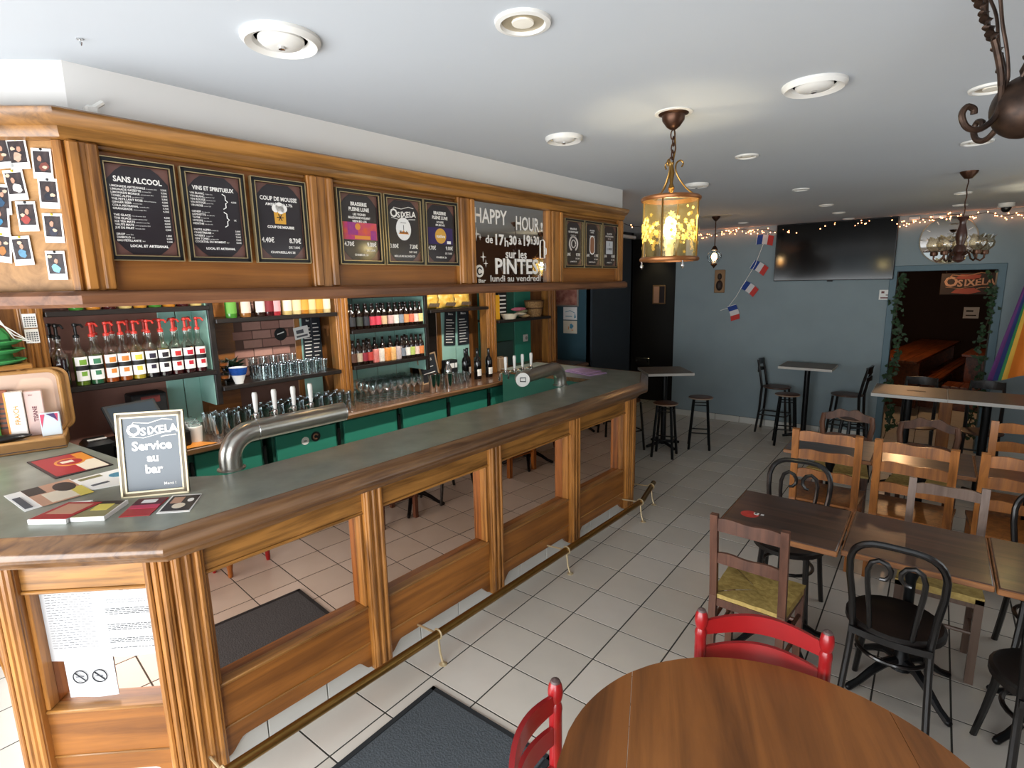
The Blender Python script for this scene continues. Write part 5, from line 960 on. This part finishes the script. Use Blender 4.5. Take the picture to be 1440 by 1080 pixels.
# string lights
t = thing('string_lights','string of warm fairy lights along the top of the back wall','fairy lights',(0,0,0))
rr = random.Random(11); cable = []; bl = cached('fairy', lambda: MB().sphere((0,0,0),.0058,8,5)); fm = mat('fairy_bulb','#ffd9b0',.4,emit='#ff9e62',estr=13)
pts = []
for i in range(70): u = i/69; pts.append((-1.15+3.9*u, YB-.03-.01*math.sin(i), 2.585+.015*math.sin(i*1.3)-.02*math.sin(i*.31)))
lead = [tuple(BF(2.30+.5*i/5,.42+.06*i,2.50+.012*i)) for i in range(6)]+[(-.62-.1*k,3.1+.6*k,2.55-.02*math.sin(k*2)) for k in range(5)]+[(-1.2,5.8,2.56)]
obj('cable', MB().tube(lead+pts,.003,5), 'ink', t)
for i in range(175):
    u = rr.random()**.85 if i % 3 else rr.random(); k = u*69; j = int(min(k,68)); p = Vector(pts[j]).lerp(Vector(pts[j+1]),k-j)
    obj('bulb', bl, fm, t, p+Vector((rr.uniform(-.01,.01),rr.uniform(-.025,.0),rr.uniform(-.045,.025))))
for i in range(34):
    k = rr.random()*(len(lead)-1); j = int(k); p = Vector(lead[j]).lerp(Vector(lead[j+1]),k-j); obj('bulb', bl, fm, t, p+Vector((rr.uniform(-.02,.02),rr.uniform(-.02,.02),rr.uniform(-.05,.03))))
# ivy on both sides of the doorway
def ivy(x, label, seed, n):
    t = thing('ivy_garland', label, 'ivy', (x,YB-.02,0)); rr = random.Random(seed); v = MB(); f = MB()
    v.tube([(.03*math.sin(i*.9+seed),-.01,.2+1.8*i/14) for i in range(15)],.006,5)
    for k in range(n):
        z = rr.uniform(.15,2.0); c = Vector((.03*math.sin((z-.2)/1.8*14*.9+seed)+rr.gauss(0,.026), -.02+rr.uniform(-.03,.01), z)); a = rr.uniform(0,6.28); s_ = rr.uniform(.016,.034); tl_ = rr.uniform(-.7,.7)
        d1 = Vector((math.cos(a),tl_*.6,math.sin(a))).normalized(); d2 = Vector((-math.sin(a),rr.uniform(-.6,.6),math.cos(a))).normalized()
        f.add([c-d1*s_*.9,c-d1*s_*.3+d2*s_*.75,c+d1*s_*.2+d2*s_*.45,c+d1*s_*1.1,c+d1*s_*.2-d2*s_*.45,c-d1*s_*.3-d2*s_*.75],[(0,1,2,3),(0,3,4,5)])
    obj('vine', v, mat('vine_brown','#3a2c1a',.8), t); fo = obj('foliage', f, mat('ivy_leaf','#274a26',.6,color2='#10240f',vscale=30), t); fo['kind'] = 'stuff'
ivy(1.53,'artificial ivy garland on the left side of the doorway',1,230); ivy(2.31,'artificial ivy garland on the right side of the doorway',4,170)
# rainbow flag
t = thing('rainbow_flag','rainbow flag draped from the ceiling at the right picture edge','flag',(2.36,5.35,0))
cols = [('#5c2a6c',0,.08),('#27356f',.08,.15),('#2f7d4c',.15,.20),('#d9a83c',.20,.28),('#d97a24',.28,.62),('#bf3420',.62,1.0)]
NV = 16
def fpt(u, v):                    # u across the stripes, v down the cloth, gathered at the top
    w = .10+.42*v; x = .24-.27*v+u*w; z = 2.40-1.47*v+.16*v*u; y = .035*math.sin(u*13+v*2)*(.3+v*.7); return (x,y,z)
for j,(c,u0,u1) in enumerate(cols):
    vs = [fpt(u0+(u1-u0)*i/6, v/NV) for v in range(NV+1) for i in range(7)]
    obj('stripe', MB().add(vs,[(r_*7+i,r_*7+i+1,(r_+1)*7+i+1,(r_+1)*7+i) for r_ in range(NV) for i in range(6)]), mat('rain%d'%j,c,.75,var=.1,vscale=10), t)
obj('cord', MB().tube([(.28,0,2.40),(.30,0,ZC)],.004,5), 'paper', t)
# posters on the passage wall
t = thing('framed_poster','framed reddish photo poster on the teal wall beyond the bar','poster',(-2.0,4.549,1.66)); obj('frame', MB().bbox(-.19,.17,-.02,0,0,.30,.004), mat('frame_grey','#8a8078',.4), t); obj('picture', MB().box(-.17,.15,-.0215,-.02,.02,.28), mat('poster_red','#7a3c34',.4,color2='#c08a78',vscale=14), t)
t = thing('paper_drawing','pale blue sketch sheet below the framed poster','drawing',(-1.96,4.547,1.485)); obj('sheet', MB().box(-.105,.105,-.003,0,0,.165), 'paper', t); obj('print', MB().tube([(-.07,-.004,.10),(.0,-.004,.12),(.07,-.004,.09)],.004,4).box(-.07,.03,-.0036,-.003,.04,.05).plate([(.06,.02),(.09,.03),(.075,.09)],-.0036,-.003), 'p_blue', t)
t = thing('paper_drawing','cream sheet with small bird drawing, lowest on the teal wall','drawing',(-1.96,4.547,1.305)); obj('sheet', MB().box(-.105,.105,-.003,0,0,.168), 'p_cream', t); obj('print', MB().plate([(-.005,.07),(.03,.06),(.055,.10),(.02,.13),(.0,.12)],-.0036,-.003), 'p_blue', t); obj('print', MB().box(.02,.05,-.0036,-.003,.04,.05).box(-.03,-.02,-.0036,-.003,.05,.09), 'p_orange', t)
t = thing('framed_picture','small framed print in the dark corridor beside the blue wall','picture',(-1.70,6.856,1.60)); obj('frame', MB().bbox(-.11,.11,-.015,0,0,.30,.004), mat('pic_brown','#7a5c3c',.5), t); obj('picture', MB().box(-.09,.0,-.0165,-.015,.02,.28), 'p_skin', t); obj('print', MB().box(.01,.09,-.0165,-.015,.02,.28), 'p_dark', t)
l = bpy.data.lights.new('corridor_lamp','SPOT'); l.energy = 6; l.color = (1,.86,.5); l.spot_size = R(80); l.spot_blend = .8; l.shadow_soft_size = .05; lo = bpy.data.objects.new('corridor_lamp',l); COL.objects.link(lo); lo.location = (-1.75,6.62,2.5); lo.rotation_euler = (R(14),0,0)
t = thing('push_plate','steel push plate on the dark corridor door','handle',(-1.95,6.855,.60)); obj('plate', MB().bbox(-.14,.12,-.02,0,0,.11,.006), 'steel', t); obj('screw', MB().disc((-.11,-.0205,.055),.008,10,.002).disc((.09,-.0205,.055),.008,10,.002), 'chrome', t)

# back room furniture seen through the doorway
bw = wood('bench_orange','#8a4a24','#5a2c12','y',.35)
def rtable(name, label, cat, x, y, rz, w, l_, h):
    t = thing(name, label, cat, (x,y,0), R(rz))
    for k in range(4): obj('plank', MB().bbox(-w/2+w/4*k+.002,-w/2+w/4*(k+1)-.002,-l_/2,l_/2,h-.04,h,.003), bw, t)
    for sy in (-1,1): obj('leg_frame', MB().box(-w/2+.03,w/2-.03,sy*l_*.4-.03,sy*l_*.4+.03,0,h-.04), bw, t)
rtable('long_table','long orange-brown wooden table in the back room beyond the doorway','table',1.70,9.9,-9,.62,3.6,.75); rtable('long_bench','long wooden bench beside the back room table','bench',2.10,10.0,-9,.26,3.5,.45); rtable('long_table','second wooden table deeper in the back room at right','table',2.75,10.6,-9,.6,2.6,.75)
rtable('low_crate','low wooden crate just beyond the doorway','crate',2.28,8.75,-9,.42,.5,.36)
t = thing('house_sign','hanging OSIXELA sign with orange band in the dark back room','sign',(2.24,9.3,1.70)); obj('board', MB().bbox(-.36,.36,0,.02,-.03,.30,.006), mat('sign_dark','#1a100c',.6), t); m = MB(); osix(m,-.02,.13,.34,-.004,.004); obj('lettering', m, mat('sign_letter','#9a7c68',.5), t)
obj('orange_band', MB().plate([(-.22,.0),(.0,-.02),(.14,.02),(.05,.075),(-.16,.06)],-.004,-.001).plate([(-.2,.21),(.1,.20),(.12,.27),(-.12,.28)],-.004,-.001), mat('sign_orange','#7c351c',.5), t); obj('cord', MB().tube([(-.3,.01,.30),(-.3,.01,ZC-1.70)],.004,5).tube([(.3,.01,.30),(.3,.01,ZC-1.70)],.004,5), 'ink', t)
t = thing('wall_notice','small lit white notice at the rear of the back room','notice',(2.42,12.54,1.12)); obj('sheet', MB().box(-.12,.12,-.004,0,0,.22), 'paper', t); obj('print', MB().box(-.08,.08,-.006,-.004,.05,.07).box(-.08,.03,-.006,-.004,.13,.16), 'ink', t)
t = thing('added_backroom_lamp','added orange lamp hung out of sight to light the back room','lamp',(1.6,8.6,ZC-.3)); obj('shade', MB().lathe([(.03,.16),(.10,.0),(.098,0),(.028,.155)],18,cap=False), 'copper', t); obj('cord', MB().tube([(0,0,.15),(0,0,.3)],.004,6), 'ink', t); obj('bulb', MB().sphere((0,0,.05),.03,12,8), mat('added_room_bulb','#ffb870',.4,emit='#ff8a3c',estr=14), t)  # unseen lamp added to give the back room its orange light
l = bpy.data.lights.new('added_backroom_glow','POINT'); l.energy = 34; l.color = (1,.58,.28); l.shadow_soft_size = .05; lo = bpy.data.objects.new('added_backroom_glow',l); COL.objects.link(lo); lo.parent = t; lo.location = (0,0,-.02)
# ------------------------------------------------------------------ furniture
t = thing('door_mat','dark grey rubber-edged door mat lying on the tiles by the bar','mat',(.42,-.70,.0005))
obj('carpet', MB().bbox(-.33,.33,-.63,.63,.002,.010,.003), mat('mat_carpet','#4c5257',.95,color2='#3d4347',vscale=120,bump=.4), t)
e = MB()
for (a,b,c,d_) in ((-.36,.36,-.655,-.625),(-.36,.36,.625,.655),(-.36,-.33,-.655,.655),(.33,.36,-.655,.655)): e.bbox(a,b,c,d_,0,.0085,.004)
obj('rubber_edge', e, mat('rubber','#1d2226',.7), t)

def iron_base(t, h, r=.27, col=.022):
    obj('column', MB().lathe([(.05,.09),(.045,.12),(col*1.4,.16),(col,.22),(col,h-.16),(col*1.5,h-.12),(col*1.3,h-.06),(.06,h-.03),(.14,h-.025),(.14,h)],14), 'black_iron', t)
    for k in range(4):
        M_ = RZ(45+90*k); obj('foot', MB().tube([M_ @ Vector(p) for p in ((.03,0,.13),(.09,0,.125),(.16,0,.085),(.22,0,.04),(r,0,.016))],[.024,.022,.018,.016,.017],8).sphere(tuple(M_ @ Vector((r,0,.016))),.016,8,6), 'black_iron', t)
def cafe_table(x, y, w, d, label, group=None, h=.74):
    t = thing('cafe_table', label, 'table', (x,y,0), 0, group)
    tp = obj('table_top', MB().bbox(-w/2,w/2,-d/2,d/2,h-.028,h,.006), 'table_dark', t)
    e = MB()
    for (a,b,c,d_) in ((-w/2-.003,w/2+.003,-d/2-.004,-d/2+.004),(-w/2-.003,w/2+.003,d/2-.004,d/2+.004),(-w/2-.004,-w/2+.004,-d/2,d/2),(w/2-.004,w/2+.004,-d/2,d/2)): e.bbox(a,b,c,d_,h-.030,h-.004,.003)
    obj('edge_band', e, 'table_edge', tp); iron_base(t, h-.028); return t
tA = cafe_table(1.348,1.302,.535,.555,'dark brown square table with red sticker beside the aisle')
st = obj('round_sticker', MB().lathe([(0,.7402),(.045,.7402),(.045,.7409),(0,.7409)],20,(-.16,-.075,0)), mat('sticker_red','#b3262a',.4,color2='#d04030',vscale=40), tA)
obj('white_print', MB().box(-.02,.0,-.02,.01,.7409,.7414,T(-.12,-.05,0)).box(-.045,-.03,.0,.02,.7409,.7414,T(-.10,-.06,0)).box(.005,.02,-.005,.012,.7409,.7414,T(-.115,-.055,0)), 'paper', st)
cafe_table(1.897,1.325,.53,.53,'dark brown square table with worn glossy corner, second from the aisle'); cafe_table(2.44,1.325,.53,.55,'worn dark square table at the right picture edge')
cafe_table(1.348,2.855,.54,.55,'dark square table in the rear row beside the aisle'); cafe_table(1.895,2.855,.54,.55,'dark square table in the middle of the rear row'); cafe_table(2.445,2.855,.54,.55,'dark square table at the right end of the rear row')
def high_table(x, y, w, d, h, rz, label, post=False):
    t = thing('high_table', label, 'high table', (x,y,0), R(rz)); tp = obj('table_top', MB().bbox(-w/2,w/2,-d/2,d/2,h-.03,h,.003), 'laminate_grey', t)
    e = MB()
    for (a,b,c,d_) in ((-w/2-.002,w/2+.002,-d/2-.003,-d/2),(-w/2-.002,w/2+.002,d/2,d/2+.003),(-w/2-.003,-w/2,-d/2,d/2),(w/2,w/2+.003,-d/2,d/2)): e.box(a,b,c,d_,h-.03,h-.002)
    obj('edge_band', e, 'laminate_edge', tp)
    obj('pole', MB().lathe([(.032,.03),(.032,h-.05),(.12,h-.035),(.12,h-.03)],16), 'black_iron', t)
    for k in range(4): M_ = RZ(90*k+20); obj('foot', MB().tube([M_ @ Vector(p) for p in ((.02,0,.06),(.10,0,.045),(.23,0,.02))],[.022,.02,.016],8), 'black_iron', t)
    return t
high_table(-.61,4.48,.52,.52,.93,38,'grey square high table at the end of the bar'); high_table(.69,5.755,.57,.48,.92,0,'grey square high table against the blue wall')
t3 = high_table(1.745,4.455,.545,.565,.93,0,'grey high table before the doorway, left half of the pair'); high_table(2.30,4.455,.55,.565,.93,0,'grey high table before the doorway, right half of the pair')
obj('brand_print', MB().box(-.02,.12,-.02,.03,.9302,.9306), mat('faded_print','#4a4038',.6), t3)
t = thing('wood_panel','orange-brown wooden post standing under the high table pair','post',(2.03,4.86,0)); obj('post', MB().bbox(-.05,.05,-.02,.02,.012,.88,.004), 'chair_orange', t); obj('foot', MB().bbox(-.09,.09,-.08,.08,0,.012,.004), 'chair_orange', t)

# round table
t = thing('round_table','round orange-brown wooden table in the foreground','table',(1.70,-.49,0),R(23)); r_ = .527
def chord(x0, x1, n=14):
    a = [(x, math.sqrt(max(r_*r_-x*x,0))) for x in [x0+(x1-x0)*i/n for i in range(n+1)]]; p = a+[(x,-y) for x,y in a[::-1]]; o = []
    for q in p:
        if not o or (abs(q[0]-o[-1][0])+abs(q[1]-o[-1][1])) > 1e-5: o.append(q)
    if abs(o[0][0]-o[-1][0])+abs(o[0][1]-o[-1][1]) < 1e-5: o.pop()
    return o
for a, b in ((-r_,-.3555),(-.3540,.3540),(.3555,r_)): obj('top_leaf', MB().prism(chord(a,b),.735,.76), 'round_top', t)
obj('apron', MB().box(-.30,.30,-.345,.345,.65,.735), 'round_top', t)
tl_ = cached('turnleg', lambda: MB().lathe([(.014,0),(.018,.02),(.016,.05),(.024,.10),(.030,.16),(.026,.22),(.018,.26),(.028,.28),(.018,.30),(.026,.36),(.032,.48),(.024,.56),(.034,.58),(.034,.735)],14))
for sx in (-1,1):
    for sy in (-1,1): obj('turned_leg', tl_, 'chair_orange', t, (sx*.30,sy*.34,0))

# chairs: local +y is the way the sitter faces, origin on the floor below the seat centre
def frame_chair(label, loc, rz, m, wb=.30, wf=.36, dep=.34, H=.88, sh=.45, pw=.034, rails=((.80,.86),(.63,.68)), seat='rush', wave=.010, group=None, name='rush_chair'):
    t = thing(name, label, 'chair', loc, R(rz), group); y0, y1 = -dep/2, dep/2
    for s in (-1,1):
        obj('back_post', MB().bar((s*wb/2,y0-.012,0),(s*wb/2,y0,sh),pw,pw,(0,1,0)).bar((s*wb/2,y0,sh-.01),(s*wb/2,y0-.045,H),pw,pw*.8,(0,1,0)), m, t)
        obj('leg', MB().bar((s*(wf/2-pw/2),y1-pw/2,0),(s*(wf/2-pw/2),y1-pw/2,sh-.004),pw,pw,(0,1,0)), m, t)
        [obj('stretcher', MB().tube([(s*wb/2,y0,z_),(s*(wf/2-pw/2),y1-pw/2,z_)],.010,8), m, t) for z_ in (.20,.30)]
        obj('seat_rail', MB().bar((s*wb/2,y0,sh-.035),(s*(wf/2-pw/2),y1-pw/2,sh-.035),.02,.04), m, t)
    obj('stretcher', MB().tube([(-wf/2+pw,y1-pw/2,.26),(wf/2-pw,y1-pw/2,.26)],.010,8), m, t)
    obj('seat_rail', MB().bar((-wf/2+pw/2,y1-pw/2,sh-.035),(wf/2-pw/2,y1-pw/2,sh-.035),.02,.04), m, t); obj('seat_rail', MB().bar((-wb/2,y0,sh-.035),(wb/2,y0,sh-.035),.02,.04), m, t)
    for (z0,z1) in rails:
        q = (z0+z1)/2; yy = y0-.045*(q-sh)/(H-sh)
        obj('back_rail', MB().slat(-wb/2+pw*.3,wb/2-pw*.3,lambda u: z1+wave*math.sin(math.pi*u)+wave*.5*math.sin(3*math.pi*u),lambda u: z0+wave*.4*math.sin(math.pi*u),lambda u: yy-.008*math.sin(math.pi*u),.016,12), m, t)
    if seat == 'rush':
        C_ = Vector((0,0,sh-.006)); cr = [Vector((-wb/2-.01,y0-.005,sh+.004)),Vector((wb/2+.01,y0-.005,sh+.004)),Vector((wf/2,y1,sh+.004)),Vector((-wf/2,y1,sh+.004))]
        for k in range(4):
            a, b = cr[k], cr[(k+1)%4]; lo = Vector((0,0,-.032)); mb = MB(); N = 7; vs = []
            for i in range(N+1):
                u = i/N
                p = a.lerp(b,u); vs += [p+lo, p+Vector((0,0,.003*(i%2))), p.lerp(C_,.5)+Vector((0,0,.004*(i%2)+.004)), C_]
            mb.add(vs,[(i*4+j,i*4+j+1,i*4+j+5,i*4+j+4) for i in range(N) for j in range(3)]); obj('rush_triangle', mb, 'rush', t)
    else: obj('seat', MB().prism([(-wb/2-.012,y0-.01),(wb/2+.012,y0-.01),(wf/2+.008,y1+.012),(-wf/2-.008,y1+.012)],sh-.022,sh), seat, t)
    return t
frame_chair('brown rush-seated chair at the aisle table, back to the camera',(1.295,1.01,0),-2,'chair_brown',wb=.31,wf=.37,dep=.34)
frame_chair('chair with painted-in grey glare and yellow rush seat tucked behind the worn table',(2.01,1.655,0),180,'chair_lit_grey',wb=.30,wf=.35,dep=.28,H=.90,rails=((.82,.87),(.56,.60)))
orr = ((.875,.935),(.745,.805),(.61,.665))
oc = 'orange-brown ladder-back chair '
frame_chair(oc+'beside the aisle, backing the near tables',(1.372,2.60,0),0,'chair_orange',.37,.42,.38,.955,.45,.042,orr,'chair_orange',.014,name='ladder_chair')
frame_chair(oc+'second from the aisle in the rear row',(1.868,2.585,0),-4,'chair_orange',.38,.42,.38,.955,.45,.042,orr,'chair_orange',.014,name='ladder_chair')
frame_chair(oc+'cut by the picture edge, near side of rear row',(2.365,2.59,0),0,'chair_orange',.37,.42,.38,.955,.45,.042,orr,'chair_orange',.014,name='ladder_chair')
frame_chair(oc+'cut by the picture edge, far side of rear row',(2.46,3.11,0),180,'chair_orange',.37,.42,.34,.955,.45,.042,orr,'chair_orange',.014,name='ladder_chair')

def bentwood(label, loc, rz):
    t = thing('bentwood_chair', label, 'chair', loc, R(rz)); sh, sr = .455, .19
    obj('seat', MB().lathe([(0,sh-.006),(sr-.03,sh-.004),(sr-.012,sh+.004),(sr,sh-.006),(sr,sh-.03),(0,sh-.03)],28), 'seat_black', t)
    obj('seat_ring', MB().tube(arc((0,0,.30),.135,0,345,23,'xy'),.010,8,True), 'black_lacquer', t)
    for s in (-1,1): obj('leg', MB().tube([(s*.115,.12,sh-.02),(s*.122,.135,.30),(s*.135,.16,.15),(s*.15,.19,0)],[.017,.016,.014,.013],8), 'black_lacquer', t)
    # back legs and outer hoop are one bent piece
    hp = []
    for s in (-1,1):
        pass
    L_ = [(-.165,-.235,0),(-.155,-.20,.15),(-.145,-.165,.32),(-.140,-.15,.45),(-.150,-.165,.58),(-.165,-.185,.70)]
    top = [(-.168*(abs(math.cos(R(a)))**.55)*(1 if a < 90 else -1),-.19-.03*math.sin(R(a)),.725+.15*(math.sin(R(a))**.75)) for a in range(12,169,12) if a != 90]
    hp = L_+top+[(-p[0],p[1],p[2]) for p in L_[::-1]]
    obj('back_hoop', MB().tube(hp,.0145,9), 'black_lacquer', t)
    for s in (-1,1):
        inner = [(s*.075,-.155,sh-.02),(s*.085,-.165,.56),(s*.098,-.185,.68),(s*.100,-.198,.74),(s*.088,-.206,.782),(s*.062,-.210,.80),(s*.034,-.208,.79),(s*.018,-.205,.765),(s*.018,-.202,.738),(s*.034,-.198,.716),(s*.055,-.197,.712)]
        obj('inner_scroll', MB().tube(inner,[.011]*8+[.010,.009,.008],8), 'black_lacquer', t)
    obj('seat_brace', MB().slat(-.15,.15,lambda u: sh-.012,lambda u: sh-.042,lambda u: -.165-.02*math.sin(math.pi*u),.014,8), 'black_lacquer', t)
    return t
bentwood('black bentwood chair tucked behind the aisle table, facing the camera',(1.31,1.66,0),180); bentwood('black bentwood chair at the worn table, back to the camera',(1.855,1.11,0),-3)
bentwood('black bentwood chair cut by the right picture edge in front',(2.36,.99,0),12); bentwood('black bentwood chair cut by the right edge behind the worn tables',(2.46,1.80,0),180)

def red_chair(label, loc, rz):
    t = thing('red_chair', label, 'chair', loc, R(rz)); wb, wf, dep, sh, H = .37, .42, .37, .45, .90; y0, y1 = -dep/2, dep/2
    pp = [(.013,0),(.017,.03),(.017,.40),(.015,.44),(.018,.47),(.0185,.70),(.0185,.79),(.0198,.80),(.0185,.812),(.0150,.822),(.0185,.830),(.0212,.846),(.0212,.858),(.0185,.874),(.012,.887),(0,.892)]
    for s in (-1,1):
        obj('back_post', MB().lathe(pp,14,(0,0,0),T(s*wb/2,y0,0)), 'red_paint', t)
        obj('finial_wear', MB().lathe([(.0150,.8825),(.0122,.8882),(0,.8935)],12,(0,0,0),T(s*wb/2,y0,0)), mat('worn_grey','#55423f',.5), t)
        obj('leg', MB().lathe([(.012,0),(.016,.03),(.014,.07),(.018,.10),(.013,.12),(.018,.14),(.018,.26),(.014,.28),(.018,.30),(.018,sh)],12,(0,0,0),T(s*(wf/2-.02),y1-.02,0)), 'red_paint', t)
        [obj('stretcher', MB().tube([(s*wb/2,y0,z_),(s*(wf/2-.02),y1-.02,z_)],.009,8), 'red_paint', t) for z_ in (.18,.30)]
    obj('stretcher', MB().tube([(-wf/2+.02,y1-.02,.22),(wf/2-.02,y1-.02,.22)],.009,8), 'red_paint', t)
    for (z0,z1,h) in ((.797,.842,.032),(.695,.745,.028),(.58,.62,.020)):
        obj('back_slat', MB().slat(-wb/2,wb/2,lambda u: z1+h*math.sin(math.pi*u)**.8,lambda u: z0+h*.45*math.sin(math.pi*u),lambda u: y0-.045*math.sin(math.pi*u),.014,16), 'red_paint', t)
    obj('seat_rail', MB().bar((-wf/2,y1-.02,sh-.03),(wf/2,y1-.02,sh-.03),.02,.03), 'red_paint', t); obj('seat_rail', MB().bar((-wb/2,y0,sh-.03),(wb/2,y0,sh-.03),.02,.03), 'red_paint', t)
    obj('seat', MB().prism([(-wb/2-.01,y0),(wb/2+.01,y0),(wf/2+.005,y1),(-wf/2-.005,y1)],sh-.02,sh), 'rush', t)
    return t
red_chair('red painted chair behind the round table, facing the camera',(1.578,-.135,0),180+17); red_chair('red painted chair at the left of the round table',(1.368,-.696,0),-71.7)
red_chair('red painted chair on the far right side of the round table',(2.22,-.15,0),118)

def arch_chair(label, loc, rz):
    t = thing('arch_chair', label, 'chair', loc, R(rz)); wb, wf, dep, sh, H = .32, .42, .37, .45, .88; y0, y1 = -dep/2, dep/2
    for s in (-1,1):
        obj('back_post', MB().tube([(s*.15,y0-.03,0),(s*.15,y0,.22),(s*.152,y0,.45),(s*.162,y0-.015,.60),(s*.182,y0-.035,.75),(s*.172,y0-.045,.83)],[.016,.017,.018,.019,.021,.019],8), 'arch_brown', t)
        obj('leg', MB().bar((s*.19,y1-.02,0),(s*.19,y1-.02,sh),.036,.036,(0,1,0)), 'arch_brown', t)
        obj('stretcher', MB().tube([(s*.15,y0,.2),(s*.19,y1-.02,.2)],.010,8), 'arch_brown', t)
    obj('top_rail', MB().slat(-.19,.19,lambda u: .825+.05*math.sin(math.pi*u)+.012*math.cos(6*math.pi*u)*math.sin(math.pi*u),lambda u: .785+.022*math.sin(math.pi*u)-.012*math.sin(3*math.pi*u),lambda u: y0-.045-.012*math.sin(math.pi*u),.026,20), 'arch_brown', t)
    obj('carving', MB().sphere((0,0,0),.018,12,6,.7,T(0,y0-.072,.838) @ Matrix.Diagonal((2.2,.35,1,1))), 'arch_brown', t)
    obj('mid_rail', MB().slat(-.16,.16,lambda u: .655+.022*math.sin(math.pi*u)+.008*math.sin(3*math.pi*u),lambda u: .605+.012*math.sin(math.pi*u),lambda u: y0-.02-.010*math.sin(math.pi*u),.018,16), 'arch_brown', t)
    [obj('seat_rail', MB().bar(a_,b_,.02,.04), 'arch_brown', t) for a_,b_ in (((-.19,y1-.02,sh-.03),(.19,y1-.02,sh-.03)),((-.15,y0,sh-.03),(.15,y0,sh-.03)),((-.15,y0,sh-.03),(-.19,y1-.02,sh-.03)),((.15,y0,sh-.03),(.19,y1-.02,sh-.03)))]
    obj('seat', MB().prism([(-.165,y0-.01),(.165,y0-.01),(.215,y1+.005),(-.215,y1+.005)],sh-.012,sh+.004), 'rush', t); return t
arch_chair('brown carved-top chair in the rear row beside the aisle',(1.365,3.32,0),180); arch_chair('brown carved-top chair in the rear row, nearer the right edge',(1.905,3.29,0),178)

def bar_chair(label, loc, rz, sh=.605):
    t = thing('bar_chair', label, 'bar chair', loc, R(rz))
    obj('seat', MB().lathe([(0,sh-.02),(.15,sh-.02),(.168,sh-.012),(.168,sh-.004),(.15,sh),(0,sh-.003)],26), 'stool_brown', t)
    for s in (-1,1):
        obj('back_leg', MB().tube([(s*.14,-.20,0),(s*.13,-.165,.3),(s*.128,-.15,sh),(s*.13,-.18,.78),(s*.12,-.215,.95)],[.014,.015,.016,.015,.013],8), 'black_lacquer', t)
        obj('leg', MB().tube([(s*.14,.17,0),(s*.12,.12,sh-.02)],.014,8), 'black_lacquer', t); obj('footrest', MB().tube([(s*.135,-.17,.24),(s*.135,.155,.24)],.009,8), 'black_lacquer', t)
    obj('footrest', MB().tube([(-.135,.155,.24),(.135,.155,.24)],.009,8), 'black_lacquer', t); obj('footrest', MB().tube([(-.135,-.17,.26),(.135,-.17,.26)],.009,8), 'black_lacquer', t)
    for (z0,z1) in ((.875,.945),(.79,.83)): obj('back_rail', MB().slat(-.125,.125,lambda u: z1+.012*math.sin(math.pi*u),lambda u: z0,lambda u: -.20-.03*math.sin(math.pi*u),.016,10), 'black_lacquer', t)
    return t
bar_chair('black bar chair with brown seat left of the wall high table',(.33,5.88,0),-90); bar_chair('black bar chair with brown seat right of the wall high table',(1.12,5.80,0),84)
bar_chair('black bar chair behind the paired high tables, left one',(1.82,5.0,0),180,.50); bar_chair('black bar chair behind the paired high tables, right one',(2.32,5.03,0),176,.50)
bar_chair('black bar chair at the far side of the bar-end high table',(-.93,4.12,0),-30)
def bar_stool(label, loc, rz):
    t = thing('bar_stool', label, 'bar stool', loc, R(rz)); sh = .62
    obj('seat', MB().lathe([(0,sh-.022),(.12,sh-.022),(.135,sh-.016),(.137,sh-.006),(.12,sh),(0,sh)],24), 'stool_brown', t); obj('seat_rim', MB().lathe([(.1365,sh-.016),(.1385,sh-.010),(.1365,sh-.005)],24,cap=False), mat('stool_edge','#9a8470',.5), t)
    for k in range(4):
        M_ = RZ(45+90*k); obj('leg', MB().tube([M_ @ Vector((.165,0,0)),M_ @ Vector((.105,0,sh-.02))],.0155,6), 'black_iron', t)
    obj('foot_ring', MB().tube([RZ(45+90*k) @ Vector((.146,0,.20)) for k in range(4)]+[RZ(45) @ Vector((.146,0,.20))],.008,6), 'black_iron', t); obj('upper_ring', MB().tube([RZ(45+90*k) @ Vector((.112,0,.53)) for k in range(4)]+[RZ(45) @ Vector((.112,0,.53))],.007,6), 'black_iron', t); return t
bar_stool('dark round bar stool right of the bar-end high table',(-.235,4.66,0),20); bar_stool('dark round bar stool in front of the bar-end high table',(-.45,4.13,0),10); bar_stool('dark round bar stool left of the wall table pole',(.56,5.36,0),15); bar_stool('grey-topped bar stool before the doorway tables',(1.335,4.46,0),30)
